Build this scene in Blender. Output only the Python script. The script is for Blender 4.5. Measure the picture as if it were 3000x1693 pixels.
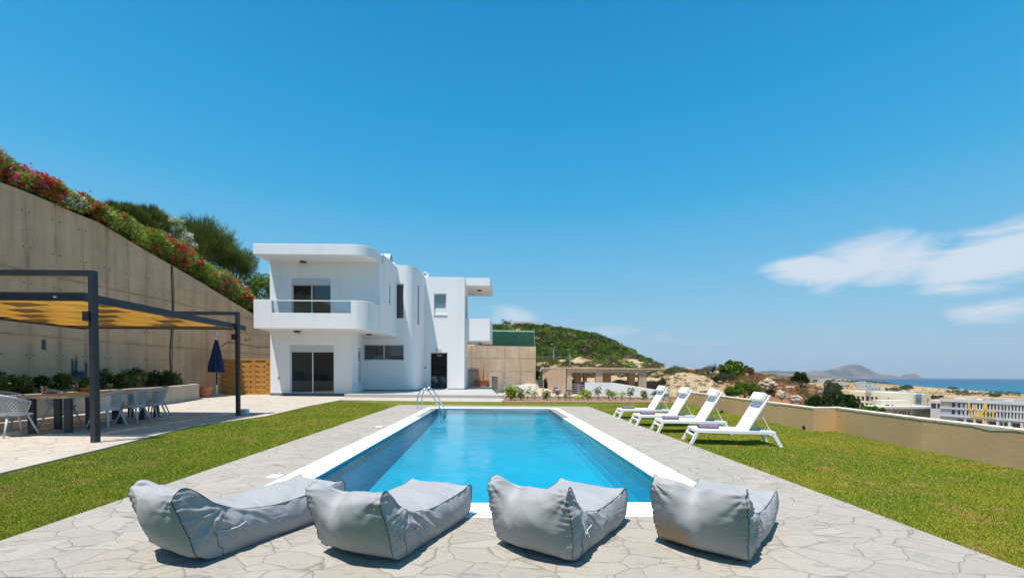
import bpy, math, random
import numpy as np
from mathutils import Vector, Matrix, Euler, noise as mnoise
random.seed(7); RNG = np.random.default_rng(7)
SC = bpy.context.scene
for o in list(bpy.data.objects): bpy.data.objects.remove(o)
COL = SC.collection
# ---------------------------------------------------------------- camera
H = 1.3
FPX = 1223.0; PY0 = 1126.5
PITCH, ROLL = math.radians(1.37), math.radians(0.43)
cam_d = bpy.data.cameras.new('camera'); CAM = bpy.data.objects.new('camera', cam_d); COL.objects.link(CAM)
CAM.rotation_euler = (Matrix.Rotation(math.pi/2 - PITCH, 3, 'X') @ Matrix.Rotation(ROLL, 3, 'Z')).to_euler()
CAM.location = (0, 0, H)
cam_d.sensor_width = 36; cam_d.lens = FPX/3000*36
cam_d.shift_y = (PY0-846.5)/3000; cam_d.clip_start = .05; cam_d.clip_end = 250000
SC.camera = CAM
# ---------------------------------------------------------------- light
SUNV = Vector((-.19, -.25, 1.0)).normalized()        # towards the sun
sun_d = bpy.data.lights.new('sun', 'SUN'); sun_d.energy = 5.0; sun_d.angle = math.radians(.5); sun_d.color = (1, .94, .86)
SUN = bpy.data.objects.new('sun', sun_d); COL.objects.link(SUN)
SUN.rotation_euler = SUNV.to_track_quat('Z', 'Y').to_euler(); SUN.location = (0, 0, 60)
W = bpy.data.worlds.new("World"); SC.world = W; W.use_nodes = True
nt = W.node_tree; nt.nodes.clear()
def N(t, **k):
    n = nt.nodes.new(t)
    for a, b in k.items(): setattr(n, a, b)
    return n
sky = N('ShaderNodeTexSky', sky_type='NISHITA', sun_disc=False)
sky.sun_elevation = math.asin(SUNV.z); sky.sun_rotation = math.atan2(SUNV.x, SUNV.y)
sky.altitude = 50; sky.air_density = 1.0; sky.dust_density = .6; sky.ozone_density = 2.2
hsv = N('ShaderNodeHueSaturation'); hsv.inputs['Saturation'].default_value = 1.25; hsv.inputs['Value'].default_value = 1.0
hsv.inputs['Hue'].default_value = .485
nt.links.new(sky.outputs[0], hsv.inputs['Color'])
# thin clouds: noise on the sky direction, inside a few soft patches
tc = N('ShaderNodeTexCoord'); sep = N('ShaderNodeSeparateXYZ'); nt.links.new(tc.outputs['Generated'], sep.inputs[0])
def M(op, a, b=None, c=None, clamp=False):
    n = N('ShaderNodeMath', operation=op, use_clamp=clamp)
    for i, v in enumerate((a, b, c)):
        if v is None: continue
        if isinstance(v, (int, float)): n.inputs[i].default_value = v
        else: nt.links.new(v, n.inputs[i])
    return n.outputs[0]
az = M('ARCTAN2', sep.outputs[0], sep.outputs[1]); el = M('ARCSINE', sep.outputs[2])
comb = N('ShaderNodeCombineXYZ'); nt.links.new(M('MULTIPLY', az, 3.0), comb.inputs[0]); nt.links.new(M('MULTIPLY', el, 11.0), comb.inputs[1])
nz = N('ShaderNodeTexNoise'); nz.inputs['Scale'].default_value = 1.9; nz.inputs['Detail'].default_value = 12; nz.inputs['Roughness'].default_value = .60; nz.inputs['Distortion'].default_value = .9
nt.links.new(comb.outputs[0], nz.inputs['Vector'])
CLOUDS = []
def cloud(az0, el0, ra, re, tilt, amp):
    da = M('SUBTRACT', az, az0); de = M('SUBTRACT', M('SUBTRACT', el, el0), M('MULTIPLY', da, tilt))
    d = M('ADD', M('POWER', M('ABSOLUTE', M('DIVIDE', da, ra)), 2.0), M('POWER', M('ABSOLUTE', M('DIVIDE', de, re)), 2.0))
    CLOUDS.append(M('MULTIPLY', M('SUBTRACT', 1.0, M('POWER', d, .8), clamp=True), amp))
def cloudpx(px, py, rx, ry, tilt, amp):
    a = math.atan((px-1500)/FPX); ca = math.cos(a); hor = 1097 + .0072*(px-1500)
    cloud(a, math.atan((hor-py)/FPX*ca), rx/FPX*ca*ca, ry/FPX*ca, tilt/ca, amp)
cloudpx(2390, 795, 230, 58, -.04, 1.15); cloudpx(2560, 770, 330, 105, .05, 1.0); cloudpx(2960, 735, 480, 120, .10, 1.25)
cloudpx(2990, 912, 400, 52, .0, .8); cloudpx(1490, 930, 120, 50, .0, .75); cloudpx(1700, 975, 420, 50, -.05, .42); cloudpx(2250, 985, 600, 40, 0, .22)
acc = CLOUDS[0]
for c in CLOUDS[1:]: acc = M('MAXIMUM', acc, c)
cm = M('MULTIPLY', M('SUBTRACT', M('ADD', acc, M('MULTIPLY', M('SUBTRACT', nz.outputs[0], .5), 2.6)), .22), 1.5, clamp=True)
cm = M('MULTIPLY', M('MULTIPLY', cm, M('MULTIPLY', acc, 2.0, clamp=True)), .85, clamp=True)
# the clear-air blue of this sky by height above the horizon, laid over the Nishita sky
rp = N('ShaderNodeValToRGB'); nt.links.new(M('MULTIPLY', el, 2/math.pi, clamp=True), rp.inputs[0]); E = rp.color_ramp.elements
SKYC = [(0.0, (.40, .54, .68)), (.03, (.38, .57, .72)), (.085, (.27, .56, .77)), (.15, (.155, .50, .79)), (.24, (.045, .405, .76)), (.34, (.012, .325, .68)), (.46, (.003, .255, .575)), (1.0, (.006, .16, .42))]
while len(E) < len(SKYC): E.new(.5)
for e_, (p_, c_) in zip(E, SKYC): e_.position = p_; e_.color = (*c_, 1)
sc_ = N('ShaderNodeMixRGB', blend_type='MULTIPLY'); sc_.inputs[0].default_value = 1; nt.links.new(rp.outputs[0], sc_.inputs[1]); sc_.inputs[2].default_value = (7.7, 7.7, 7.7, 1)
nm = N('ShaderNodeMixRGB'); nm.inputs[0].default_value = .95; nt.links.new(hsv.outputs[0], nm.inputs[1]); nt.links.new(sc_.outputs[0], nm.inputs[2])
mx = N('ShaderNodeMixRGB'); nt.links.new(cm, mx.inputs[0]); nt.links.new(nm.outputs[0], mx.inputs[1]); mx.inputs[2].default_value = (5.7, 6.1, 6.8, 1)
bg = N('ShaderNodeBackground'); bg.inputs[1].default_value = .1; nt.links.new(mx.outputs[0], bg.inputs[0])
wo = N('ShaderNodeOutputWorld'); nt.links.new(bg.outputs[0], wo.inputs[0])
SC.view_settings.view_transform = 'Standard'; SC.view_settings.look = 'None'; SC.view_settings.exposure = .38; SC.view_settings.gamma = 1
SC.cycles.max_bounces = 8; SC.cycles.transparent_max_bounces = 12
# ---------------------------------------------------------------- pixel helpers (where things of the photograph stand)
RM = np.array(CAM.rotation_euler.to_matrix())
def ray(px, py): return RM @ np.array([(px-1500)/FPX, -(py-PY0)/FPX, -1.0])
def G(px, py, z=0.0):
    r = ray(px, py); k = (z-H)/r[2]; return Vector((r[0]*k, r[1]*k, z))
def D(px, py, Y):
    r = ray(px, py); k = Y/r[1]; return Vector((r[0]*k, Y, H+r[2]*k))
# ---------------------------------------------------------------- scene helpers
def tag(o, label=None, cat=None, group=None, kind=None):
    if label: o['label'] = label
    if cat: o['category'] = cat
    if group: o['group'] = group
    if kind: o['kind'] = kind
    return o
def thing(name, label, cat, loc=(0, 0, 0), rz=0.0, group=None):
    o = bpy.data.objects.new(name, None); COL.objects.link(o); o.empty_display_size = .2
    o.location = loc; o.rotation_euler = (0, 0, rz); return tag(o, label, cat, group)
def dup(root, loc=None, rz=None, label=None):
    r = root.copy(); COL.objects.link(r)
    if loc is not None: r.location = loc
    if rz is not None: r.rotation_euler = (0, 0, rz)
    if label: r['label'] = label
    for ch in list(root.children):
        c = ch.copy(); COL.objects.link(c); c.parent = r
        for g in list(ch.children):
            d = g.copy(); COL.objects.link(d); d.parent = c
    return r
class MB:
    def __init__(s): s.v = []; s.f = []; s.m = []; s.mi = 0
    def add(s, vs, fs):
        b = len(s.v); s.v += [tuple(x) for x in vs]; s.f += [tuple(b+i for i in f) for f in fs]; s.m += [s.mi]*len(fs); return s
    def box(s, x0, x1, y0, y1, z0, z1):
        return s.add([(x0,y0,z0),(x1,y0,z0),(x1,y1,z0),(x0,y1,z0),(x0,y0,z1),(x1,y0,z1),(x1,y1,z1),(x0,y1,z1)],
                     [(0,3,2,1),(4,5,6,7),(0,1,5,4),(1,2,6,5),(2,3,7,6),(3,0,4,7)])
    def bar(s, a, b, w, h, up=(0,0,1)):
        a, b = Vector(a), Vector(b); d = (b-a).normalized(); up = Vector(up)
        if abs(d.dot(up)) > .98: up = Vector((1,0,0))
        x = d.cross(up).normalized(); y = x.cross(d).normalized(); vs = []
        for p in (a, b):
            for sx, sy in ((-1,-1),(1,-1),(1,1),(-1,1)): vs.append(p + x*(sx*w/2) + y*(sy*h/2))
        return s.add(vs, [(0,1,2,3),(4,7,6,5),(0,4,5,1),(1,5,6,2),(2,6,7,3),(3,7,4,0)])
    def tube(s, pts, r, n=8, closed=False, cap=True):
        pts = [Vector(p) for p in pts]; L = len(pts); vs = []; nrm = None
        for i, p in enumerate(pts):
            if closed: d = (pts[(i+1) % L]-pts[i-1])
            else: d = pts[min(i+1, L-1)]-pts[max(i-1, 0)]
            d = d.normalized() if d.length > 1e-9 else Vector((0,0,1))
            if nrm is None: nrm = d.orthogonal().normalized()
            nrm = (nrm - d*nrm.dot(d)); nrm = nrm.normalized() if nrm.length > 1e-6 else d.orthogonal().normalized()
            bi = d.cross(nrm); rr = r[i] if isinstance(r, (list, tuple)) else r
            for k in range(n):
                a = 2*math.pi*k/n; vs.append(p + (nrm*math.cos(a)+bi*math.sin(a))*rr)
        fs = []
        for i in range(L if closed else L-1):
            j = (i+1) % L
            for k in range(n):
                l = (k+1) % n; fs.append((i*n+k, i*n+l, j*n+l, j*n+k))
        if cap and not closed: fs += [tuple(reversed(range(n))), tuple((L-1)*n+k for k in range(n))]
        return s.add(vs, fs)
    def lathe(s, prof, n=24, c=(0,0,0), cap=True):
        vs = [(c[0]+r*math.cos(2*math.pi*k/n), c[1]+r*math.sin(2*math.pi*k/n), c[2]+z) for r, z in prof for k in range(n)]
        fs = [(i*n+k, i*n+(k+1) % n, (i+1)*n+(k+1) % n, (i+1)*n+k) for i in range(len(prof)-1) for k in range(n)]
        if cap: fs += [tuple(reversed(range(n))), tuple((len(prof)-1)*n+k for k in range(n))]
        return s.add(vs, fs)
    def prism(s, poly, z0, z1):
        n = len(poly); vs = [(p[0], p[1], z0) for p in poly]+[(p[0], p[1], z1) for p in poly]
        return s.add(vs, [tuple(reversed(range(n))), tuple(range(n, 2*n))]+[(i, (i+1) % n, n+(i+1) % n, n+i) for i in range(n)])
    def strip(s, pts, t, z0, z1, closed=False):
        # wall of thickness t following pts (left-hand side is the inside)
        n = len(pts); off = []
        for i in range(n):
            a = Vector(pts[i-1 if (i or closed) else 0][:2]); p = Vector(pts[i][:2]); b = Vector(pts[(i+1) % n if (i < n-1 or closed) else i][:2])
            d1 = (p-a).normalized() if (p-a).length > 1e-9 else (b-p).normalized()
            d2 = (b-p).normalized() if (b-p).length > 1e-9 else d1
            n1 = Vector((-d1.y, d1.x)); n2 = Vector((-d2.y, d2.x)); m = (n1+n2).normalized(); off.append(p+m*(t/max(.3, m.dot(n1))))
        zs0 = z0 if isinstance(z0, (list, tuple)) else [z0]*n; zs1 = z1 if isinstance(z1, (list, tuple)) else [z1]*n
        vs = []
        for i in range(n):
            p, q = pts[i], off[i]; vs += [(p[0],p[1],zs0[i]),(p[0],p[1],zs1[i]),(q.x,q.y,zs1[i]),(q.x,q.y,zs0[i])]
        fs = []
        for i in range(n if closed else n-1):
            j = (i+1) % n
            for k in range(4):
                l = (k+1) % 4; fs.append((i*4+k, j*4+k, j*4+l, i*4+l))
        if not closed: fs += [(0,1,2,3), ((n-1)*4+3,(n-1)*4+2,(n-1)*4+1,(n-1)*4)]
        return s.add(vs, fs)
    def wall(s, p0, p1, z0, z1, holes=(), t=.25):
        # one skin of wall p0->p1 (outside on the right-hand side) with reveals round the holes (s0,s1,z0,z1)
        p0, p1 = Vector(p0[:2]), Vector(p1[:2]); L = (p1-p0).length; d = (p1-p0)/L; nn = Vector((-d.y, d.x))
        xs = sorted({0.0, L, *[h[0] for h in holes], *[h[1] for h in holes]}); zs = sorted({z0, z1, *[h[2] for h in holes], *[h[3] for h in holes]})
        P = lambda a, z, k=0.0: (p0.x+d.x*a+nn.x*k, p0.y+d.y*a+nn.y*k, z)
        hole = lambda a, z: any(h[0] < a < h[1] and h[2] < z < h[3] for h in holes)
        for a, b in zip(xs, xs[1:]):
            for c, e in zip(zs, zs[1:]):
                if not hole((a+b)/2, (c+e)/2):
                    s.add([P(a,c),P(b,c),P(b,e),P(a,e)], [(0,1,2,3)]); s.add([P(a,c,t),P(b,c,t),P(b,e,t),P(a,e,t)], [(3,2,1,0)])
        for a, b, c, e in holes:
            s.add([P(a,c),P(a,c,t),P(a,e,t),P(a,e),P(b,c),P(b,c,t),P(b,e,t),P(b,e)], [(0,1,2,3),(7,6,5,4),(0,4,5,1),(3,2,6,7)])
        return s
    def build(s, name, mat=None, parent=None, smooth=False, bevel=0, fix=True, auto=None):
        me = bpy.data.meshes.new(name); me.from_pydata(s.v, [], s.f)
        for m in (mat if isinstance(mat, (list, tuple)) else [mat]): me.materials.append(m)
        me.polygons.foreach_set('material_index', s.m)
        if fix:
            import bmesh
            bm = bmesh.new(); bm.from_mesh(me); bmesh.ops.recalc_face_normals(bm, faces=bm.faces); bm.to_mesh(me); bm.free()
        if smooth: me.polygons.foreach_set('use_smooth', [True]*len(me.polygons))
        if auto: me.set_sharp_from_angle(angle=math.radians(auto))
        me.update()
        o = bpy.data.objects.new(name, me); COL.objects.link(o)
        if parent: o.parent = parent
        if bevel:
            b = o.modifiers.new('bevel', 'BEVEL'); b.width = bevel; b.segments = 2; b.limit_method = 'ANGLE'; b.angle_limit = math.radians(40)
            b.harden_normals = False
        return o
def npmesh(name, V, F, mat, parent=None, smooth=False, mi=None):
    me = bpy.data.meshes.new(name); V = np.asarray(V, np.float32); F = np.asarray(F, np.int32); k = F.shape[1]
    me.vertices.add(len(V)); me.vertices.foreach_set('co', V.ravel()); me.loops.add(F.size); me.loops.foreach_set('vertex_index', F.ravel())
    me.polygons.add(len(F)); me.polygons.foreach_set('loop_start', np.arange(0, F.size, k, dtype=np.int32)); me.polygons.foreach_set('loop_total', np.full(len(F), k, np.int32))
    for m in (mat if isinstance(mat, (list, tuple)) else [mat]): me.materials.append(m)
    if mi is not None: me.polygons.foreach_set('material_index', np.asarray(mi, np.int32))
    me.update(calc_edges=True)
    if smooth: me.polygons.foreach_set('use_smooth', np.ones(len(F), bool))
    o = bpy.data.objects.new(name, me); COL.objects.link(o)
    if parent: o.parent = parent
    return o
# ---------------------------------------------------------------- materials
class MT:
    def __init__(s, name):
        s.m = bpy.data.materials.new(name); s.m.use_nodes = True; s.t = s.m.node_tree; s.t.nodes.clear()
        s.out = s.n('ShaderNodeOutputMaterial'); s.p = s.n('ShaderNodeBsdfPrincipled'); s.l(s.p.outputs[0], s.out.inputs[0])
    def n(s, t, **k):
        x = s.t.nodes.new(t)
        for a, b in k.items(): setattr(x, a, b)
        return x
    def l(s, a, b): s.t.links.new(a, b)
    def set(s, node, **k):
        for a, b in k.items():
            i = node.inputs[a.replace('_', ' ')]
            if hasattr(b, 'links'): s.l(b, i)
            else: i.default_value = b
        return node
    def P(s, **k): return s.set(s.p, **k)
    def co(s, kind='Object', scale=(1,1,1)):
        if kind == 'World': c = s.n('ShaderNodeNewGeometry').outputs['Position']
        else: c = s.n('ShaderNodeTexCoord').outputs[kind]
        mp = s.n('ShaderNodeMapping'); s.l(c, mp.inputs[0]); mp.inputs['Scale'].default_value = scale; return mp.outputs[0]
    def noise(s, scale, detail=5, rough=.55, vec=None, dist=0.0):
        x = s.n('ShaderNodeTexNoise'); s.set(x, Scale=scale, Detail=detail, Roughness=rough, Distortion=dist)
        if vec is not None: s.l(vec, x.inputs['Vector'])
        return x.outputs[0]
    def ramp(s, fac, *stops):
        r = s.n('ShaderNodeValToRGB'); s.l(fac, r.inputs[0]); e = r.color_ramp.elements
        while len(e) < len(stops): e.new(.5)
        for i, (p, c) in enumerate(stops):
            e[i].position = p; e[i].color = (c, c, c, 1) if isinstance(c, (int, float)) else (*c, 1)
        return r.outputs[0]
    def mix(s, f, a, b, mode='MIX'):
        x = s.n('ShaderNodeMixRGB', blend_type=mode)
        for i, v in enumerate((f, a, b)):
            if isinstance(v, (int, float)): x.inputs[i].default_value = v if i == 0 else (v, v, v, 1)
            elif isinstance(v, tuple): x.inputs[i].default_value = (*v[:3], 1)
            else: s.l(v, x.inputs[i])
        return x.outputs[0]
    def math(s, op, a, b=0.0, clamp=False):
        x = s.n('ShaderNodeMath', operation=op, use_clamp=clamp)
        for i, v in enumerate((a, b)):
            if isinstance(v, (int, float)): x.inputs[i].default_value = v
            else: s.l(v, x.inputs[i])
        return x.outputs[0]
    def bump(s, h, strength=.3, dist=.01):
        b = s.n('ShaderNodeBump'); s.set(b, Height=h, Strength=strength, Distance=dist); s.l(b.outputs[0], s.p.inputs['Normal']); return s
def c4(c): return (*c, 1)
def plain(name, c, rough=.6, metal=0.0, var=.12, scale=6, bump=0.0, bscale=60, spec=.5, coord='Object'):
    m = MT(name); v = m.co(coord); n = m.noise(scale, 6, vec=v)
    col = m.mix(m.ramp(n, (.3, 0.0), (.7, 1.0)), tuple(x*(1-var) for x in c), tuple(min(1, x*(1+var)) for x in c))
    m.P(Base_Color=col, Roughness=rough, Metallic=metal, Specular_IOR_Level=spec)
    if bump: m.bump(m.noise(bscale, 4, vec=v), bump, .01)
    return m.m
def leafmat(name, stops, rough=.45, trans=.3, patch=None):
    m = MT(name); r = m.n('ShaderNodeNewGeometry').outputs['Random Per Island']; col = m.ramp(r, *stops)
    n = m.noise(patch or 1.2, 3, vec=m.co('World')); col = m.mix(m.ramp(n, (.35, .45), (.65, 0.0)), col, tuple(x*.55 for x in stops[0][1]))
    m.P(Base_Color=col, Roughness=rough, Specular_IOR_Level=.35)
    if trans:
        tr = m.n('ShaderNodeBsdfTranslucent'); m.l(col, tr.inputs[0]); ms = m.n('ShaderNodeMixShader'); ms.inputs[0].default_value = trans
        m.l(m.p.outputs[0], ms.inputs[1]); m.l(tr.outputs[0], ms.inputs[2]); m.l(ms.outputs[0], m.out.inputs[0])
    return m.m
# ================================================================ MATERIALS OF THE SETTING
def mat_stamped(name, base, tint, scale=3.8):
    m = MT(name); v = m.co('World'); warp = m.n('ShaderNodeTexNoise'); m.set(warp, Scale=1.6, Detail=3, Vector=v)
    va = m.n('ShaderNodeVectorMath', operation='MULTIPLY_ADD'); m.l(warp.outputs[1], va.inputs[0]); va.inputs[1].default_value = (.34, .34, 0); m.l(v, va.inputs[2])
    fl = m.n('ShaderNodeMapping'); m.l(va.outputs[0], fl.inputs[0]); fl.inputs['Scale'].default_value = (.8, 1.15, 0); fl.inputs['Rotation'].default_value = (0, 0, .45)
    vo = m.n('ShaderNodeTexVoronoi', feature='DISTANCE_TO_EDGE'); m.set(vo, Scale=scale, Vector=fl.outputs[0], Randomness=.95)
    vc = m.n('ShaderNodeTexVoronoi', feature='F1'); m.set(vc, Scale=scale, Vector=fl.outputs[0], Randomness=.95)
    wid = m.math('MULTIPLY_ADD', m.noise(3.1, 2, vec=v), .058); wid.node.inputs[2].default_value = -.008
    joint = m.math('SUBTRACT', 1.0, m.math('DIVIDE', vo.outputs['Distance'], wid), True)
    st = m.co('World', (2.6, 10, 1)); st.node.inputs['Rotation'].default_value = (0, 0, .5)
    strk = m.ramp(m.noise(2.6, 8, .68, vec=st, dist=.6), (.53, 0.0), (.62, 1.0))
    spot = m.ramp(m.noise(2.6, 3, vec=v), (.44, 0.0), (.58, 1.0))
    fine = m.noise(26, 6, .7, vec=v); big = m.noise(.7, 4, vec=v)
    col = m.mix(m.ramp(big, (.3, 0.0), (.7, 1.0)), base, tint); col = m.mix(.35, col, m.mix(m.ramp(fine, (.3, 0.0), (.7, 1.0)), tuple(x*.8 for x in base), tuple(x*1.15 for x in base)))
    bw = m.n('ShaderNodeRGBToBW'); m.l(vc.outputs['Color'], bw.inputs[0]); cell = m.mix(.09, col, bw.outputs[0], 'OVERLAY'); hv = m.n('ShaderNodeHueSaturation'); hv.inputs['Saturation'].default_value = .95; m.l(cell, hv.inputs['Color'])
    col = m.mix(m.math('MULTIPLY', m.math('MULTIPLY', strk, spot), .62), hv.outputs[0], (.15, .145, .14))
    col = m.mix(m.math('MULTIPLY', joint, .72), col, (.13, .12, .105))
    m.P(Base_Color=col, Roughness=.72, Specular_IOR_Level=.35)
    hgt = m.math('ADD', m.math('MULTIPLY', m.ramp(vo.outputs['Distance'], (0, 0.0), (.05, 1.0)), 1.0), m.math('MULTIPLY', m.noise(7, 8, .7, vec=st), .8))
    m.bump(hgt, .45, .012); return m.m
def mat_lawn():
    m = MT('lawn_grass'); v = m.co('World'); big = m.noise(.55, 4, .6, vec=v, dist=.4); mid = m.noise(3.3, 5, .65, vec=v); fine = m.noise(70, 5, .8, vec=v)
    c = m.ramp(big, (.3, (.075, .125, .006)), (.5, (.125, .165, .010)), (.68, (.19, .18, .02)))
    dry = m.math('MULTIPLY', m.ramp(mid, (.50, 0.0), (.64, 1.0)), m.ramp(m.noise(.8, 3, vec=m.co('World', (1, 1, 1))), (.42, 0.0), (.56, 1.0)))
    c = m.mix(m.math('MULTIPLY', dry, .75), c, (.34, .20, .06)); c = m.mix(.55, c, m.ramp(fine, (.28, .15), (.5, .5), (.75, .98)), 'OVERLAY')
    m.P(Base_Color=c, Roughness=.8, Specular_IOR_Level=.15); m.bump(m.noise(90, 4, .8, vec=v), .9, .03); return m.m
def mat_sand():
    m = MT('sandy_soil'); v = m.co('World'); a = m.noise(.35, 8, .65, vec=v); b = m.noise(2.2, 8, .7, vec=v); sx = m.n('ShaderNodeSeparateXYZ'); m.l(v, sx.inputs[0])
    c = m.ramp(b, (.3, (.30, .20, .11)), (.5, (.52, .39, .24)), (.7, (.66, .52, .34)))
    red = m.ramp(a, (.4, (.30, .15, .07)), (.6, (.42, .22, .10)))
    xf = m.math('DIVIDE', sx.outputs[0], m.math('MAXIMUM', sx.outputs[1], 1.0))
    k = m.ramp(m.math('ADD', xf, m.math('MULTIPLY', m.math('SUBTRACT', a, .5), .5)), (.49, 0.0), (.56, 1.0))
    c = m.mix(k, c, red); c = m.mix(m.ramp(m.noise(1.1, 6, .7, vec=v, dist=1), (.55, 0.0), (.64, .7)), c, (.23, .19, .08))
    m.P(Base_Color=c, Roughness=.95, Specular_IOR_Level=.1); m.bump(m.noise(1.6, 9, .75, vec=v), 1.0, .35); return m.m
def mat_plain():
    m = MT('dry_plain'); v = m.co('World'); a = m.noise(.006, 9, .62, vec=m.co('World', (1, .5, 1))); b = m.noise(.03, 6, .7, vec=m.co('World', (1, .4, 1)))
    c = m.ramp(b, (.3, (.30, .19, .095)), (.6, (.50, .33, .18)), (.75, (.74, .46, .21)))
    c = m.mix(m.ramp(a, (.52, 0.0), (.58, .85)), c, (.10, .115, .045)); m.P(Base_Color=c, Roughness=.95, Specular_IOR_Level=.1); return m.m
def mat_hills():
    m = MT('far_hill_rock'); v = m.co('World'); a = m.noise(.0012, 9, .65, vec=v); b = m.noise(.004, 8, .7, vec=m.co('World', (1, .3, 2.5)))
    c = m.ramp(a, (.38, (.05, .07, .045)), (.5, (.12, .11, .085)), (.62, (.26, .19, .15))); c = m.mix(.4, c, m.ramp(b, (.35, .1), (.65, .9)), 'OVERLAY')
    m.P(Base_Color=c, Roughness=.95, Specular_IOR_Level=.05); m.bump(b, 1.0, 150); return m.m
def mat_sea():
    m = MT('sea_water'); v = m.co('World'); sx = m.n('ShaderNodeSeparateXYZ'); m.l(v, sx.inputs[0])
    n = m.noise(.0009, 5, .6, vec=m.co('World', (1, 3.5, 1)))
    d = m.math('ADD', m.math('MULTIPLY', sx.outputs[1], .00006), m.math('MULTIPLY', m.math('SUBTRACT', n, .5), .5))
    c = m.ramp(d, (.05, (.012, .125, .19)), (.25, (.002, .065, .135)), (.7, (.001, .038, .10)))
    m.P(Base_Color=c, Roughness=.5, Specular_IOR_Level=.25); return m.m
def mat_concrete(name, base=(.58, .39, .24), joint=True, z_joints=(2.55, 4.8, 3.85), along='Y', step=.95):
    m = MT(name); v = m.co('World'); sx = m.n('ShaderNodeSeparateXYZ'); m.l(v, sx.inputs[0])
    u = sx.outputs[1 if along == 'Y' else 0]; z = sx.outputs[2]
    st = m.noise(3.2, 7, .6, vec=m.co('World', (1.5, 1.5, .09))); a = m.noise(.5, 7, .65, vec=v); f = m.noise(14, 7, .75, vec=v)
    c = m.mix(m.ramp(a, (.3, 0.0), (.7, 1.0)), tuple(x*.80 for x in base), tuple(x*1.18 for x in base))
    c = m.mix(m.ramp(st, (.33, .38), (.55, 0.0)), c, tuple(x*.62 for x in base)); c = m.mix(m.ramp(m.noise(1.1, 8, .75, vec=v, dist=1.5), (.56, 0.0), (.70, .45)), c, tuple(x*.5 for x in base)); c = m.mix(.18, c, m.ramp(f, (.3, .2), (.7, .8)), 'OVERLAY')
    if joint:
        w = m.math('ADD', u, m.math('MULTIPLY', m.math('SUBTRACT', m.noise(.35, 2, vec=v), .5), .25)); fr = m.math('ABSOLUTE', m.math('SUBTRACT', m.math('FRACT', m.math('DIVIDE', w, step)), .5))
        jl = m.ramp(fr, (0.0, 1.0), (.022, 0.0)); soft = m.ramp(fr, (0, .6), (.16, 0.0))
        hz = None
        zz = m.math('ADD', z, m.math('MULTIPLY', m.math('SUBTRACT', m.noise(.9, 4, vec=v), .5), .09))
        for q in z_joints:
            k = m.math('ABSOLUTE', m.math('SUBTRACT', zz, q)); kk = m.ramp(k, (0, 1.0), (.035, .25), (.12, 0.0)); hz = kk if hz is None else m.math('MAXIMUM', hz, kk)
        al = m.math('MULTIPLY', m.math('MAXIMUM', m.math('MAXIMUM', jl, m.math('MULTIPLY', soft, m.ramp(st, (.4, .9), (.6, 0.0)))), hz), m.ramp(m.noise(1.3, 5, .7, vec=v), (.32, .1), (.6, .85)))
        c = m.mix(al, c, tuple(x*.24 for x in base))
        fz = m.math('MULTIPLY', m.math('SUBTRACT', m.math('FRACT', m.math('DIVIDE', z, 1.25)), .5), 1.25); fu = m.math('MULTIPLY', m.math('ABSOLUTE', m.math('SUBTRACT', fr, .12)), step)
        rr = m.math('SQRT', m.math('ADD', m.math('POWER', fz, 2.0), m.math('POWER', fu, 2.0))); c = m.mix(m.ramp(rr, (.022, .85), (.034, 0.0)), c, tuple(x*.12 for x in base))
    m.P(Base_Color=c, Roughness=.88, Specular_IOR_Level=.2); m.bump(m.math('ADD', f, m.math('MULTIPLY', st, .8)), .35, .02); return m.m
def mat_wood(name, a, b, axis=(1, 1, 14), rough=.6):
    m = MT(name); v = m.co('Object', axis); n = m.noise(2.2, 8, .65, vec=v, dist=.4); c = m.mix(m.ramp(n, (.3, 0.0), (.7, 1.0)), a, b)
    m.P(Base_Color=c, Roughness=rough, Specular_IOR_Level=.3); m.bump(n, .2, .01); return m.m
def mat_stucco(name, c=(.80, .80, .80), rough=.85):
    m = MT(name); v = m.co('World'); a = m.noise(.45, 6, .6, vec=v); s = m.noise(1.4, 6, .6, vec=m.co('World', (1, 1, .2)))
    col = m.mix(m.ramp(a, (.3, 0.0), (.7, 1.0)), tuple(x*.965 for x in c), c); col = m.mix(m.ramp(s, (.52, 0.0), (.72, .35)), col, tuple(x*.72 for x in c)); col = m.mix(m.ramp(m.noise(9, 6, .7, vec=v), (.60, 0.0), (.75, .25)), col, tuple(x*.8 for x in c))
    m.P(Base_Color=col, Roughness=rough, Specular_IOR_Level=.2); m.bump(m.math('ADD', m.noise(3, 4, vec=v), m.math('MULTIPLY', m.noise(55, 4, .7, vec=v), .25)), .22, .02); return m.m
def mat_glass(name, tint=(.55, .60, .62), f0=.12, rough=.02):
    m = MT(name); m.t.nodes.remove(m.p); fr = m.n('ShaderNodeFresnel'); fr.inputs[0].default_value = 1.5
    g = m.n('ShaderNodeBsdfGlossy'); g.inputs['Roughness'].default_value = rough; tr = m.n('ShaderNodeBsdfTransparent'); tr.inputs[0].default_value = c4(tint)
    ms = m.n('ShaderNodeMixShader'); m.l(m.math('ADD', m.math('MULTIPLY', fr.outputs[0], 1.5), f0-.06, True), ms.inputs[0]); m.l(tr.outputs[0], ms.inputs[1]); m.l(g.outputs[0], ms.inputs[2]); m.l(ms.outputs[0], m.out.inputs[0]); return m.m
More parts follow.
